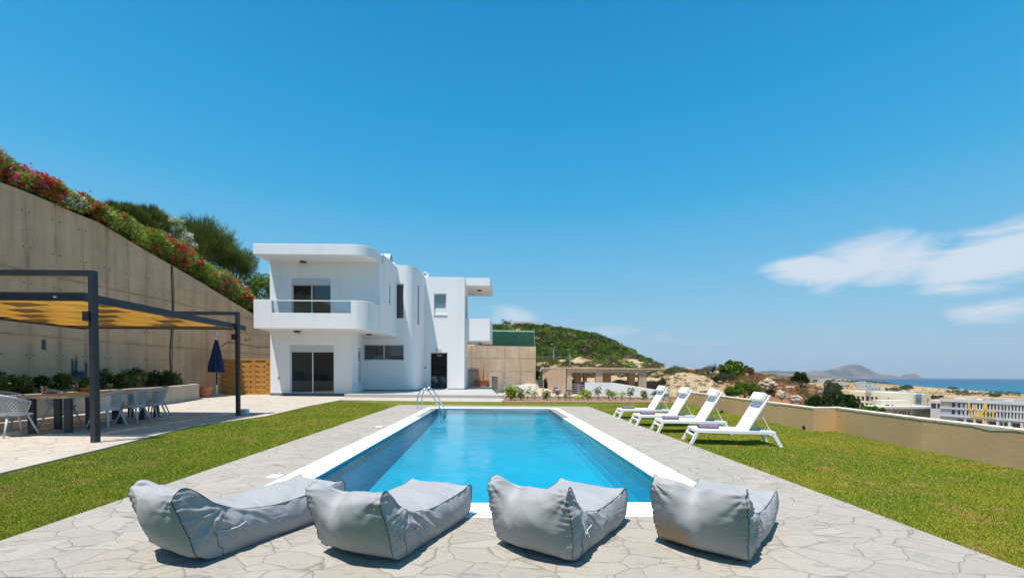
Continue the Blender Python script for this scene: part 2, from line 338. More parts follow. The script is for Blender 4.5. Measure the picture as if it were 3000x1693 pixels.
def mat_water():
    m = MT('pool_water'); m.t.nodes.remove(m.p); v = m.co('World')
    b = m.n('ShaderNodeBump'); h = m.math('ADD', m.noise(9, 4, .6, vec=m.co('World', (1, .8, 1))), m.math('MULTIPLY', m.noise(2.3, 3, vec=v), 1.6))
    amp = m.ramp(m.noise(.45, 3, vec=v), (.40, .25), (.62, 1.0)); m.set(b, Height=m.math('MULTIPLY', h, amp), Strength=.34, Distance=.03)
    fr = m.n('ShaderNodeFresnel'); fr.inputs[0].default_value = 1.22; m.l(b.outputs[0], fr.inputs['Normal'])
    g = m.n('ShaderNodeBsdfGlossy'); g.inputs['Roughness'].default_value = .015; m.l(b.outputs[0], g.inputs['Normal'])
    tr = m.n('ShaderNodeBsdfTransparent'); tr.inputs[0].default_value = (.08, .93, 1.0, 1)
    ms = m.n('ShaderNodeMixShader'); m.l(fr.outputs[0], ms.inputs[0]); m.l(tr.outputs[0], ms.inputs[1]); m.l(g.outputs[0], ms.inputs[2]); m.l(ms.outputs[0], m.out.inputs[0]); return m.m
def mat_tile():
    m = MT('pool_mosaic'); v = m.co('World'); a = m.noise(1.1, 4, vec=v)
    w1 = m.n('ShaderNodeTexVoronoi', feature='SMOOTH_F1'); m.set(w1, Scale=3.4, Vector=m.co('World')); br = m.noise(60, 2, vec=v)
    c = m.mix(m.ramp(a, (.35, 0.0), (.65, 1.0)), (.01, .31, .43), (.014, .36, .48)); c = m.mix(m.ramp(w1.outputs[0], (.3, .12), (.6, 0.0)), c, (.015, .29, .40)); c = m.mix(.12, c, m.ramp(br, (.3, .1), (.7, .9)), 'OVERLAY')
    m.P(Base_Color=c, Roughness=.4); return m.m
M_DECK = mat_stamped('stamped_concrete_deck', (.365, .325, .27), (.335, .31, .28)); M_PATIO = mat_stamped('stamped_concrete_patio', (.47, .41, .34), (.44, .395, .34), 3.3)
M_LAWN = mat_lawn(); M_SAND = mat_sand(); M_PLAIN = mat_plain(); M_HILLS = mat_hills(); M_SEA = mat_sea()
M_STUCCO = mat_stucco('white_stucco'); M_WHITEWALL = mat_stucco('white_painted_wall', (.78, .79, .80)); M_GLASS = mat_glass('window_glass'); M_RAILGLASS = mat_glass('railing_glass', (.86, .92, .93), .07)
M_WALLCON = mat_concrete('board_marked_concrete'); M_SIDECON = mat_concrete('bare_concrete', (.60, .46, .32), True, (1.6, 2.8), 'X', 1.5)
M_RENDER = plain('beige_render', (.66, .43, .215), .9, var=.10, scale=1.1, bump=.25, bscale=18, coord='World'); M_CREAMTOP = plain('cream_plaster', (.66, .58, .45), .9, var=.15, scale=9, bump=.6)
M_MARBLE = plain('white_marble', (.84, .84, .83), .35, var=.05, scale=3); M_GREYMARBLE = plain('grey_marble', (.42, .43, .44), .12, var=.1, scale=3, spec=.8)  # second marble: darker, smoother grey for the far coping ends
M_TILEGREY = plain('grey_terrace_tile', (.42, .395, .375), .6, var=.06, scale=2); M_PLINTH = plain('dark_grey_plinth', (.16, .16, .17), .6, var=.1)
M_SOIL = plain('brown_soil', (.25, .15, .085), .95, var=.35, scale=7, bump=.9, bscale=30, coord='World')
M_WHITE = plain('white_powder_coat', (.82, .82, .82), .45, var=.02); M_ANTH = plain('anthracite_steel', (.028, .032, .042), .38, .25, var=.15, scale=4)
M_FRAME = plain('white_window_frame', (.56, .57, .58), .4, var=.02); M_DARK = plain('black_plastic', (.012, .012, .013), .45, var=.1)
M_STEEL = plain('polished_steel', (.75, .76, .78), .16, 1.0, var=.03); M_GALV = plain('galvanised_grey_rail', (.42, .43, .45), .45, .4, var=.06)
M_TERRA = plain('terracotta', (.46, .155, .07), .8, var=.14, scale=5); M_BARK = plain('dry_bark', (.16, .12, .08), .9, var=.3, scale=9)
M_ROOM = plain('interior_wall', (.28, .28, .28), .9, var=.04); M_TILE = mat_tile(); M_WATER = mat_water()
# ================================================================ GARDEN SURFACES
def poly_ring(name, outer, inner, z, mat, thick=0.0):
    vs = [(p[0], p[1], z) for p in outer]+[(p[0], p[1], z) for p in inner]; fs = [(i, (i+1) % 4, 4+(i+1) % 4, 4+i) for i in range(4)]
    if thick:
        n = len(vs); vs += [(a, b, z-thick) for a, b, _ in vs]; fs += [(i, (i+1) % 4, n+(i+1) % 4, n+i) for i in range(4)]+[(4+i, 4+(i+1) % 4, n+4+(i+1) % 4, n+4+i) for i in range(4)]
    mb = MB(); mb.add(vs, fs); return mb.build(name, mat)
def isect(a, b, c, d):
    a, b, c, d = (Vector(q[:2]) for q in (a, b, c, d)); r = b-a; s = d-c; k = ((c-a).x*s.y-(c-a).y*s.x)/(r.x*s.y-r.y*s.x); return a+r*k
# pool frame
pfl, pfr = G(1277, 1196.5), G(1614, 1199); pnl, pnr = G(826, 1476), G(2014, 1484.5)
mid_f, mid_n = (pfl+pfr)/2, (pnl+pnr)/2; PV = (mid_f-mid_n).normalized(); PU = Vector((PV.y, -PV.x, 0)); PO = mid_n.copy()
PWID = ((pfr-pfl).dot(PU)+(pnr-pnl).dot(PU))/2; PLEN = (mid_f-mid_n).length
def PP(u, v, z=0.0): q = PO+PU*u+PV*v; return Vector((q.x, q.y, z))
hw = PWID/2; COPE = .42
print('POOL', PWID, PLEN, PO, PU)
fl, fr = G(1168, 1187.3), G(1725, 1192.3); nl, nr = G(0, 1593), G(2500, 1487); la, lb = G(0, 1697), G(3000, 1697)
nearline = (G(0, 1702)[:2], G(3000, 1708)[:2]); NLc = isect(fl, nl, *nearline); NRc = isect(fr, nr, *nearline)
DFL, DFR = fl, fr
DECK = [Vector((*NLc, 0)), Vector((*NRc, 0)), fr, fl]
CO = [PP(-hw-COPE, -COPE), PP(hw+COPE, -COPE), PP(hw+COPE, PLEN+COPE), PP(-hw-COPE, PLEN+COPE)]
tag(poly_ring('pool_deck', [(p.x, p.y) for p in DECK], [(p.x, p.y) for p in CO], .025, M_DECK, .12), kind='structure')
ins = lambda P, k: [Vector(p)+(sum((Vector(q) for q in P), Vector())/4-Vector(p)).normalized()*k for p in P]
lawn = poly_ring('lawn', [(-17.2, -4), (7.35, -4), (8.3, 23.0), (-17.2, 23.0)], [(p.x, p.y) for p in ins(DECK, .1)], 0.0, M_LAWN); tag(lawn, kind='structure')
# patio with path along the house: one slab of stamped concrete
path_pts = [G(0, 1392), G(330, 1311), G(560, 1252), G(780, 1221), G(910, 1190), G(998, 1173.2), G(1250, 1176.5), G(1469, 1178.5), G(1477, 1170)]
poly = [(-17.1, -2), (-9.4, -2), (-8.6, 3.5)]+[(p.x, p.y) for p in path_pts]+[(path_pts[-1].x-.2, 24.5), (-17.1, 24.5)]
mb = MB(); n = len(poly); mb.add([(a, b, .03) for a, b in poly]+[(a, b, -.05) for a, b in poly], [tuple(range(n))]+[(i, (i+1) % n, n+(i+1) % n, n+i) for i in range(n)])
tag(mb.build('patio', M_PATIO), kind='structure')
# planting bed
bd = [G(1471, 1180), G(1990, 1181), G(1990, 1163), G(1482, 1163)]
tag(MB().prism([(p.x, p.y) for p in bd], -.05, .04).build('planting_bed', M_SOIL), kind='structure')
# ---------------------------------------------------------------- pool
pool = thing('swimming_pool', 'long rectangular swimming pool with white coping and blue water', 'swimming pool')
def pbox(mb, u0, u1, v0, v1, z0, z1):
    P = [PP(u0, v0), PP(u1, v0), PP(u1, v1), PP(u0, v1)]; return mb.prism([(p.x, p.y) for p in P], z0, z1)
DEP = .75; a = MB()
c = [PP(-hw, 0), PP(hw, 0), PP(hw, PLEN), PP(-hw, PLEN)]
cen = PP(0, PLEN/2); rings = []
for inset, k in ((0, 0), (0, .35), (.01, .62), (.05, .80), (.12, .92), (.24, .985), (.45, 1.0)):
    rings.append([PP((-hw+inset) if i in (0, 3) else (hw-inset), inset if i < 2 else PLEN-inset, .02-(.02+(DEP if i < 2 else .36))*k) for i in range(4)])
vs = [tuple(p) for r_ in rings for p in r_]; nr_ = len(rings)
a.add(vs, [(j*4+i, j*4+4+i, j*4+4+(i+1) % 4, j*4+(i+1) % 4) for j in range(nr_-1) for i in range(4)]+[tuple((nr_-1)*4+i for i in range(4))]); a.build('basin', M_TILE, pool, smooth=False)
w = MB(); nu, nv = 2, 2; ws = [(PP(-hw+PWID*i/nu, PLEN*j/nv, -.012)) for j in range(nv+1) for i in range(nu+1)]
w.add(ws, [(j*(nu+1)+i, j*(nu+1)+i+1, (j+1)*(nu+1)+i+1, (j+1)*(nu+1)+i) for j in range(nv) for i in range(nu)])
WAT = w.build('water', M_WATER, pool, fix=False)
cp = MB(); half = COPE/2; mid = hw+half
pbox(cp, -mid, mid, -half, 0, -.2, .03); pbox(cp, -mid, mid, PLEN, PLEN+half, -.2, .03)
vcut = PLEN-3.4
for s in (-1, 1):
    u0, u1 = sorted((s*hw, s*mid)); pbox(cp, u0, u1, 0, vcut, -.2, .03)
cp.build('coping', M_MARBLE, pool, bevel=.008)
for s in (-1, 1):
    u0, u1 = sorted((s*hw, s*mid)); pbox(MB(), u0, u1, vcut, PLEN, -.2, .022).build('grey_coping', M_GREYMARBLE, pool)['label'] = 'smooth grey end of the coping by the far %s corner' % ('left' if s < 0 else 'right')
out = hw+COPE-.004
def grate(mb, u0, u1, v0, v1, axis):
    # two rows of slots between solid strips
    L = (u1-u0) if axis == 'u' else (v1-v0); B = (v1-v0) if axis == 'u' else (u1-u0); n = int(L/.036)
    def bx(a0, a1, b0, b1):
        if axis == 'u': pbox(mb, u0+a0, u0+a1, v0+b0, v0+b1, -.02, .026)
        else: pbox(mb, u0+b0, u0+b1, v0+a0, v0+a1, -.02, .026)
    for b0, b1 in ((0, .035), (B/2-.012, B/2+.012), (B-.035, B)): bx(0, L, b0, b1)
    for i in range(n):
        a0 = i*L/n; bx(a0, a0+L/n*.64, .035, B/2-.012); bx(a0, a0+L/n*.64, B/2+.012, B-.035)
for ga in ((-out, out, -COPE+.004, -half-.003, 'u'), (-out, out, PLEN+half+.003, PLEN+COPE-.004, 'u'), (-out, -mid-.003, -half, PLEN+half, 'v'), (mid+.003, out, -half, PLEN+half, 'v')):
    gr = MB(); grate(gr, *ga); gr.build('overflow_grating', M_WHITE, pool)
MB().add([(p.x, p.y, -.06) for p in CO]+[(q.x, q.y, -.06) for q in c], [(i, (i+1) % 4, 4+(i+1) % 4, 4+i) for i in range(4)]).build('gutter', plain('gutter_dark', (.16, .16, .16), .8), pool)
for px, py in ((806, 1401), (1110, 1252.5)):
    g = G(px, py); q = (g-PO); u, v = q.dot(PU), q.dot(PV)
    o = pbox(MB(), u-.075, u+.075, v-.075, v+.075, .0, .034).build('skimmer_lid', M_WHITE, bevel=.006)
    tag(o, 'white square skimmer lid in the deck %s' % ('close behind the leftmost beanbag' if px < 1000 else 'halfway along the left pool edge'), 'skimmer lid', 'skimmer lids in the pool deck')
# ladder
ld = thing('pool_ladder', 'curved stainless steel pool ladder at the far left pool corner', 'ladder')
base = [G(1223, 1199), G(1235, 1195.5)]; dirs = PU
for b, e in ((G(1223, 1199.5), (1295, 1207)), (G(1236, 1196), (1301, 1195))):
    b = Vector(b); sc = 1.0; pts = []; wpt = b + PU*.92
    hgt = (1199-1138)/FPX*b.y
    for x, z in ((0, .02), (.0, .35), (.03, .62), (.11, .82), (.24, .90), (.36, .86), (.5, .66), (.66, .38), (.80, .12), (.86, -.1), (.88, -.7)): pts.append(b+PU*(x*1.0)+Vector((0, 0, z*hgt/.9)))
    # smooth
    for _ in range(2):
        q = [pts[0]]
        for a1, b1 in zip(pts, pts[1:]): q += [a1*.75+b1*.25, a1*.25+b1*.75]
        pts = q+[pts[-1]]
    MB().tube(pts, .024, 10).build('rail', M_STEEL, ld, smooth=True); MB().lathe([(.055, .026), (.055, .04), (.03, .05)], 16, (b.x, b.y, 0)).build('base_flange', M_STEEL, ld)
for z in (-.2, -.45): 
    a0, a1 = G(1223, 1199.5)+PU*.885, G(1236, 1196)+PU*.885; MB().bar((a0.x, a0.y, z), (a1.x, a1.y, z), .08, .02).build('step', M_STEEL, ld)
# ================================================================ TERRAIN BEYOND
def terrain(name, cols, mat, nx=120, nseg=14, amp=0.0, fs=.15, seed=0, smooth=True):
    xs = [c[0] for c in cols]; K = len(cols[0][1]); A = []
    for px, prof in cols:
        A.append([tuple(D(px, py, Y)) if kind == 'p' else (ray(px, 1097)[0]/ray(px, 1097)[1]*Y, Y, py) for Y, py, kind in [(q+('p',))[:3] for q in prof]])
    A = np.array(A); t = np.linspace(0, 1, nx); src = np.linspace(0, 1, len(cols)) if False else (np.array(xs)-xs[0])/(xs[-1]-xs[0])
    R = np.zeros((nx, K, 3))
    for k in range(K):
        for j in range(3): R[:, k, j] = np.interp(t, src, A[:, k, j])
    rows = []
    for k in range(K-1):
        for s in range(nseg):
            f = s/nseg; rows.append(R[:, k]*(1-f)+R[:, k+1]*f)
    rows.append(R[:, -1]); V = np.stack(rows, 0); nr = V.shape[0]; P = V.reshape(-1, 3)
    if amp:
        for i in range(len(P)):
            q = Vector((P[i, 0]*fs+seed, P[i, 1]*fs, seed*1.7)); P[i, 2] += amp*(mnoise.fractal(q, 1.0, 2.1, 5))
    idx = np.arange(nr*nx).reshape(nr, nx); F = np.stack([idx[:-1, :-1], idx[:-1, 1:], idx[1:, 1:], idx[1:, :-1]], -1).reshape(-1, 4)
    return npmesh(name, P, F, mat, smooth=smooth), P.reshape(nr, nx, 3)
z_ = lambda z: z
# sandy slope behind the parapet
S = lambda px, a, b, c, d: (px, [(21.5 if px < 2000 else 17.0, -1.2, 'z'), (26, a), (32, b), (38, c), (46, d), (90, -22, 'z')])
S2 = lambda px, b, c, d: (px, [(26.5, -2.0, 'z'), (34, -1.9, 'z'), (38, b), (43, c), (47, d), (90, -22, 'z')])
slope_cols = [S2(1572, 1128, 1085, 1058), S2(1640, 1125, 1090, 1058), S2(1700, 1118, 1088, 1055), S2(1850, 1120, 1092, 1070), S2(1930, 1118, 1095, 1082), S(1965, 1142, 1112, 1085, 1080), S(2008, 1145, 1115, 1090, 1086), S(2073, 1150, 1122, 1096, 1091),
    S(2177, 1160, 1130, 1104, 1099), S(2237, 1165, 1135, 1106, 1101), S(2297, 1170, 1140, 1114, 1110), S(2333, 1178, 1150, 1124, 1122), S(2400, 1195, 1170, 1150, 1152), S(2480, 1225, 1205, 1195, 1190), S(2700, 1280, 1260, 1260, 1250), S(3100, 1400, 1340, 1340, 1330)]
slope, SLP = terrain('rocky_slope', slope_cols, M_SAND, 170, 12, .55, .45, 3.0); tag(slope, kind='structure')
Hc = lambda px, a, b, c: (px, [(47, a), (55, b), (66, (a*0+(b+c)/2-4)), (76, c+7), (110, c+25), (160, -18, 'z')])
hill_cols = [Hc(1300, 1080, 1050, 940), Hc(1435, 1080, 1050, 955), Hc(1500, 1078, 1048, 956), Hc(1580, 1076, 1046, 959), Hc(1640, 1076, 1048, 963), Hc(1700, 1076, 1052, 974), Hc(1750, 1076, 1054, 985), Hc(1780, 1077, 1052, 1003), Hc(1830, 1078, 1052, 1028), Hc(1870, 1080, 1060, 1048), Hc(1900, 1082, 1072, 1058), Hc(1935, 1086, 1082, 1076), Hc(1990, 1100, 1098, 1098)]
hill, HILL = terrain('green_hill', hill_cols, M_SAND, 120, 10, .7, .25, 9.0); tag(hill, kind='structure')
# coastal plain and sea
def coast(px): return float(np.interp(px, [1850, 2430, 2450, 2500, 2560, 2625, 2750, 2850, 3000, 3300], [15500, 15500, 12500, 5600, 3500, 2450, 1750, 1450, 1150, 900]))
pc = []
for px in (1300, 1700, 1850, 2000, 2200, 2350, 2430, 2450, 2475, 2500, 2530, 2560, 2590, 2625, 2680, 2750, 2850, 2930, 3000, 3150, 3500):
    cY = coast(px); pc.append((px, [(30, -9, 'z'), (80, -20.5, 'z'), (170, -21, 'z'), (300, -23, 'z'), (cY*.45+160, -31, 'z'), (cY*.85, -39.0, 'z'), (cY, -40.3, 'z'), (cY*1.05+30, -44, 'z')]))
plain_o, PLN = terrain('coastal_plain', pc, M_PLAIN, 160, 10, 0); tag(plain_o, kind='structure')
tag(MB().add([(-60000, 300, -40), (110000, 300, -40), (110000, 110000, -40), (-60000, 110000, -40)], [(0,1,2,3)]).build('sea', M_SEA), kind='structure')
# far headland and the low hills left of it
def ridge(name, pts, Y, foot, back, nx, seed, nz):
    px = np.array([p[0] for p in pts], float); py = np.array([p[1] for p in pts], float); xs = np.linspace(px[0], px[-1], nx); ys = np.interp(xs, px, py); V = []
    ny = 18
    for i in range(nx):
        c = D(xs[i], ys[i], Y); top = max(c.z+40, 0)
        for j in range(ny+1):
            f = j/ny
            if f <= .6: g = f/.6; YY = foot+(Y-foot)*g; hh = g**1.25
            else: g = (f-.6)/.4; YY = Y+(back-Y)*g; hh = 1-g**1.3
            nn = mnoise.fractal(Vector((c.x*.0011+seed, YY*.0011, 0)), .8, 2.2, 6); rough = nn*nz*hh*(1 if f < .58 or f > .62 else .25)
            V.append((c.x*YY/Y, YY, -42+top*hh+min(rough, 0)*top*.8))
    idx = np.arange(nx*(ny+1)).reshape(nx, ny+1); F = np.stack([idx[:-1, :-1], idx[1:, :-1], idx[1:, 1:], idx[:-1, 1:]], -1).reshape(-1, 4)
    return tag(npmesh(name, V, F, M_HILLS, smooth=True), kind='structure')
ridge('headland_hills', [(2190, 1104), (2230, 1091), (2300, 1087.5), (2327, 1086), (2355, 1089), (2383, 1085), (2400, 1084), (2424, 1082), (2454, 1077), (2470, 1071), (2486, 1066.5), (2504, 1065), (2520, 1066.5), (2530, 1072), (2541, 1077), (2556, 1085), (2575, 1093), (2603, 1096.5), (2625, 1101), (2638, 1103), (2648, 1097), (2658, 1094), (2677, 1092.5), (2689, 1096), (2699, 1106)], 14000, 12300, 17500, 260, 3, 1.0)
ridge('low_far_hills', [(1900, 1098), (1950, 1088), (1990, 1083), (2023, 1080.5), (2050, 1080.5), (2065, 1082), (2105, 1080), (2150, 1084), (2215, 1088), (2227, 1085.5), (2280, 1085), (2310, 1088), (2360, 1096), (2420, 1104)], 9000, 6500, 12000, 200, 11, .9)
# ================================================================ HOUSE
def wpt(p0, p1, s, z, k=0.0):
    p0, p1 = Vector(p0), Vector(p1); d = (p1-p0).normalized(); n = Vector((-d.y, d.x)); return (p0.x+d.x*s+n.x*k, p0.y+d.y*s+n.y*k, z)
def window(parent, p0, p1, s0, s1, z0, z1, splits=(.5,), deep=.14, fw=.055, sill=True, shutter=0.0, name='window', blind=0.0, label=None):
    d = (Vector(p1)-Vector(p0)).normalized(); mb = MB(); z1g = z1-shutter
    def B(a0, a1, c0, c1, k0, k1): 
        P = [wpt(p0, p1, a, 0, k)[:2] for a, k in ((a0, k0), (a1, k0), (a1, k1), (a0, k1))]; mb.prism(P, c0, c1)
    g = .004; a0, a1 = s0+g, s1-g
    B(a0, a0+fw, z0+g, z1g, deep-.03, deep+.03); B(a1-fw, a1, z0+g, z1g, deep-.03, deep+.03)
    B(a0+fw, a1-fw, z0+g, z0+fw, deep-.03, deep+.03); B(a0+fw, a1-fw, z1g-fw, z1g, deep-.03, deep+.03)
    for q in splits: c = a0+(a1-a0)*q; B(c-fw*.6, c+fw*.6, z0+fw, z1g-fw, deep-.032, deep+.028)
    w = mb.build(name, M_FRAME, parent)
    if label: w['label'] = label
    mb = MB(); mb.add([wpt(p0, p1, a, z, deep) for a, z in ((a0+fw*.5, z0+fw*.5), (a1-fw*.5, z0+fw*.5), (a1-fw*.5, z1g-fw*.5), (a0+fw*.5, z1g-fw*.5))], [(0,1,2,3)]); mb.build('glass', M_GLASS, w)
    if sill:
        mb = MB(); B(s0-.05, s1+.05, z0-.05, z0-.001, -.05, .1); mb.build('sill', M_MARBLE, w)
    if shutter:
        mb = MB(); B(a0, a1, z1g+.003, z1-g, .03, deep+.02); n = 3
        for i in range(n): B(a0, a1, z1g+.02+shutter/n*i, z1g+.03+shutter/n*i, .022, .03)
        mb.build('shutter_box', M_FRAME, w)
    if blind:
        mb = MB(); n = int((z1g-z0)*blind/.07)
        for i in range(n): B(a0+fw, a1-fw, z0+fw+i*.07, z0+fw+i*.07+.06, deep-.025, deep-.010)
        B(a0+fw, a1-fw, z0+fw+n*.07, z1g-fw, deep+.035, deep+.05)
        mb.build('roller_blind', M_WHITE, w)
    return w
house = thing('villa', 'large white modern villa with rounded corners and a balcony beyond the pool', 'house')
ZR, ZF = 8.28, 3.65
XL, YA, XA, XU = -13.6, 23.5, -8.99, -7.45
YB, YC, XT, XC = 27.0, 30.2, -6.33, -3.457
def sx(px, Y): return D(px, 1000, Y).x
def szv(px, py, Y): return D(px, py, Y).z
A0, A1 = (XL, YA), (XA, YA)
dA = (sx(848, YA)-XL, sx(978, YA)-XL, .16, szv(900, 1011, YA)); dU = (sx(854, YA)-XL, sx(969, YA)-XL, 3.95, szv(900, 815, YA))
mb = MB(); mb.wall(A0, A1, 0, ZF+.05, [dA]); mb.wall(A0, (XU, YA), ZF+.05, 7.6, [dU])
mb.wall(A1, (XA, 24.3), 0, ZF+.05); AN0, AN1 = (XA, 24.3), (-9.6, YB); ang_l = (Vector(AN1)-Vector(AN0)).length
mb.wall(AN0, AN1, 0, ZF+.05, [(.35, 1.75, .72, 2.85)])
hB = (sx(1064, YB)+9.6, sx(1183, YB)+9.6, szv(1120, 1055, YB), szv(1120, 1009, YB)); tB = (sx(1157, YB)+9.6, sx(1182.5, YB)+9.6, szv(1170, 933, YB), szv(1170, 831, YB))
B0, B1 = (-9.6, YB), (-7.0, YB); mb.wall(B0, B1, 0, ZR, [hB, tB])
arc = [(-7.0+.67*math.sin(a), YB+.67-.67*math.cos(a)) for a in np.linspace(0, math.pi/2, 13)]
for a, b in zip(arc, arc[1:]): mb.wall(a, b, 0, ZR)
mb.wall((XT, YB+.67), (XT, YC), 0, ZR, [(.25, .75, 4.6, 7.3)])
C0, C1 = (XT, YC), (XC, YC); dC = (sx(1260.7, YC)-XT, sx(1311.8, YC)-XT, .23, szv(1290, 1032.5, YC)); wC = (sx(1271, YC)-XT, sx(1307, YC)-XT, szv(1290, 921, YC), szv(1290, 860, YC))
mb.wall(C0, C1, 0, ZR, [dC, wC]); mb.wall(C1, (XC, 32.4), 0, ZR, [(.8, 1.6, 4.2, 7.2), (1.0, 1.5, .6, 2.6)]); mb.wall((XC, 32.4), (-4.35, 32.4), 0, ZR); mb.wall((-4.35, 32.4), (-4.35, 37), 0, ZR); mb.wall((-4.35, 37), (XL, 37), 0, ZR); mb.wall((XL, 37), (XL, YA), 0, 7.6)
# upper right flank of the left block
mb.wall((XU, YA), (XU, 24.1), ZF+.05, 7.6); mb.wall((XU, 24.1), (XU, YB), ZF+.0, 8.13, [(1.0, 1.5, 5.5, 6.68)])
mb.build('wall', M_STUCCO, house, fix=False)
mb = MB(); mb.prism([(XU+.004, 24.102), (XU+.004, YB-.004), (-7.75, YB-.004), (-7.75, 24.102)], 8.07, 8.16); mb.build('parapet', M_STUCCO, house)
mb = MB(); R = .95
def rc(x1, y0, R, n=12): return [(x1-R+R*math.sin(a), y0+R-R*math.cos(a)) for a in np.linspace(0, math.pi/2, n)]
YF = 22.03; XS = -7.49
slab = [(XL-.03, YF)]+rc(XS, YF, R)+[(XS, 26.9), (XS-2, 26.9), (XS-2, 36.9), (XL-.03, 36.9)]
mb.prism(slab, 7.5, 8.06); mb.build('roof_slab', M_STUCCO, house, bevel=.02)
# flat roof over the rear blocks
mb = MB(); mb.prism([(-9.4, YB+.24), (-7.1, YB+.24), (XT-.24, YB+.9), (XT-.24, YC+.24), (XC-.24, YC+.24), (XC-.24, 32.1), (-4.6, 32.1), (-4.6, 36.8), (-9.4, 36.8)], 7.7, 7.9); mb.build('roof', M_STUCCO, house)
bal = MB(); pth = [(XL-.02, YA-.003), (XL-.02, YF)]
gx0, gx1 = sx(796, YF), sx(1028, YF); zt, zb, zg = 5.14, 3.64, szv(900, 917, YF)
bal.strip([(XL-.02, YA-.004), (XL-.02, YF), (gx0, YF)], .2, zb, zt)
bal.strip([(gx0, YF), (gx1, YF)], .2, zb, zg)
bal.strip([(gx1, YF)]+rc(XS, YF, R)+[(XS, 24.1)], .2, zb, zt)
balo = bal.build('balcony', M_STUCCO, house, bevel=.015)
mb = MB(); mb.prism([(XL+.17, YF+.19), (XS-.9, YF+.19), (XS-.2, YF+.9), (XS-.2, YA-.01), (XL+.17, YA-.01)], zb+.03, zb+.26); mb.build('floor_slab', M_STUCCO, balo)
mb = MB(); mb.box(gx0+.01, gx1-.01, YF+.09, YF+.10, zg, zt-.05); mb.build('glass_panel', M_RAILGLASS, balo)
mb = MB(); mb.box(gx0-.01, gx1+.01, YF+.06, YF+.13, zt-.05, zt); mb.build('handrail', M_WHITE, balo)
# storey floors and inner partitions
mb = MB(); mb.box(XL+.26, XU-.26, YA+.26, 36.7, ZF-.0, ZF+.22); mb.box(-9.3, XT-.3, YB+.3, 36.7, ZF+.001, ZF+.221); mb.box(XT-.3, XC-.26, YC+.26, 32.1, ZF+.002, ZF+.222); mb.prism([(XU-.001, YA+.001), (XU-.001, YB-.01), (-10, YB-.01), (-10, YA+.001)], ZF+.003, ZF+.2)
mb.build('upper_floor', M_STUCCO, house)
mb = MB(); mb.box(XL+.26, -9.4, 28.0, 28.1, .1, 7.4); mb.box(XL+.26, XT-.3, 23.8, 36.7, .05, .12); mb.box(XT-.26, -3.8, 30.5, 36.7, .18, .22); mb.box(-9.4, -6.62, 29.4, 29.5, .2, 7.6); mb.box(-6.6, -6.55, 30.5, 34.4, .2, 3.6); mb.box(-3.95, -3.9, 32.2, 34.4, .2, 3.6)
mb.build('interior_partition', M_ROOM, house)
window(house, A0, A1, *dA[:2], dA[2], dA[3], shutter=.33, sill=False, label='ground floor sliding glass door with shutter box', name='sliding_door')
window(house, A0, A1, *dU[:2], dU[2], dU[3], shutter=.33, sill=False, label='upstairs sliding glass door behind the balcony', name='sliding_door')
window(house, B0, B1, *hB, label='wide low window of two panes')
window(house, B0, B1, *tB, splits=(), label='tall narrow window upstairs beside the rounded tower')
window(house, AN0, AN1, .35, 1.75, .72, 2.85, splits=(), shutter=.2, deep=.06)
window(house, (XU, 24.1), (XU, YB), 1.0, 1.5, 5.5, 6.68, splits=(), deep=.05)
window(house, (XT, YB+.67), (XT, YC), .25, .75, 4.6, 7.3, splits=(), deep=.05)
window(house, C0, C1, *wC, splits=(), blind=.32, label='upper window with its blind half down')
window(house, C1, (XC, 32.4), .8, 1.6, 4.2, 7.2, splits=(), deep=.06); window(house, C1, (XC, 32.4), 1.0, 1.5, .6, 2.6, splits=(), deep=.06)
# kitchen doorway
mb = MB()
for a0, a1, c0, c1 in ((dC[0], dC[0]+.05, dC[2], dC[3]), (dC[1]-.05, dC[1], dC[2], dC[3]), (dC[0]+.05, dC[1]-.05, dC[3]-.05, dC[3])): mb.box(XT+a0+.003, XT+a1-.003, YC+.03, YC+.12, c0, c1-.003)
dfr = mb.build('door_frame', M_FRAME, house); mb = MB(); mb.box(XT+dC[0]-.03, XT+dC[1]+.03, YC-.06, YC+.2, .2, dC[2]+.02); mb.build('doorstep', M_MARBLE, dfr)
M_CAB = plain('grey_cabinet', (.17, .175, .18), .5, var=.05); M_CTOP = plain('black_worktop', (.02, .02, .022), .3, var=.1)
kit = MB(); kx0, kx1, ky = -6.5, -4.0, 33.9
kit.box(kx0, kx1, ky, ky+.5, .22, 1.15)
for i in range(4): kit.box(kx0+.03+i*.62, kx0+.6+i*.62, ky-.02, ky, .3, 1.12)
kt = kit.build('kitchen_cabinet', plain('white_cabinet', (.55, .56, .58), .4, var=.03), house)
MB().box(kx0, kx1, ky-.04, ky+.5, 1.16, 1.21).build('worktop', M_CTOP, kt)
up = MB(); up.box(kx0, kx1, ky+.15, ky+.5, 1.95, 3.0)
for i in range(4): up.box(kx0+.2+i*.62, kx0+.42+i*.62, ky+.12, ky+.15, 2.0, 2.02)
up.build('wall_cabinet', M_CAB, kt)
mb = MB(); mb.tube([(-4.9, ky+.3, 1.21), (-4.9, ky+.3, 1.5), (-4.95, ky+.22, 1.56), (-5.05, ky+.15, 1.5)], .018, 8); mb.build('tap', M_STEEL, kt)
mb = MB(); mb.box(-5.65, -5.28, 31.5, 31.52, 2.63, 2.78); mb.box(-5.62, -5.6, 31.5, 31.52, 2.78, 3.5); mb.box(-5.33, -5.31, 31.5, 31.52, 2.78, 3.5); mb.build('pendant_lamp', M_FRAME, house)
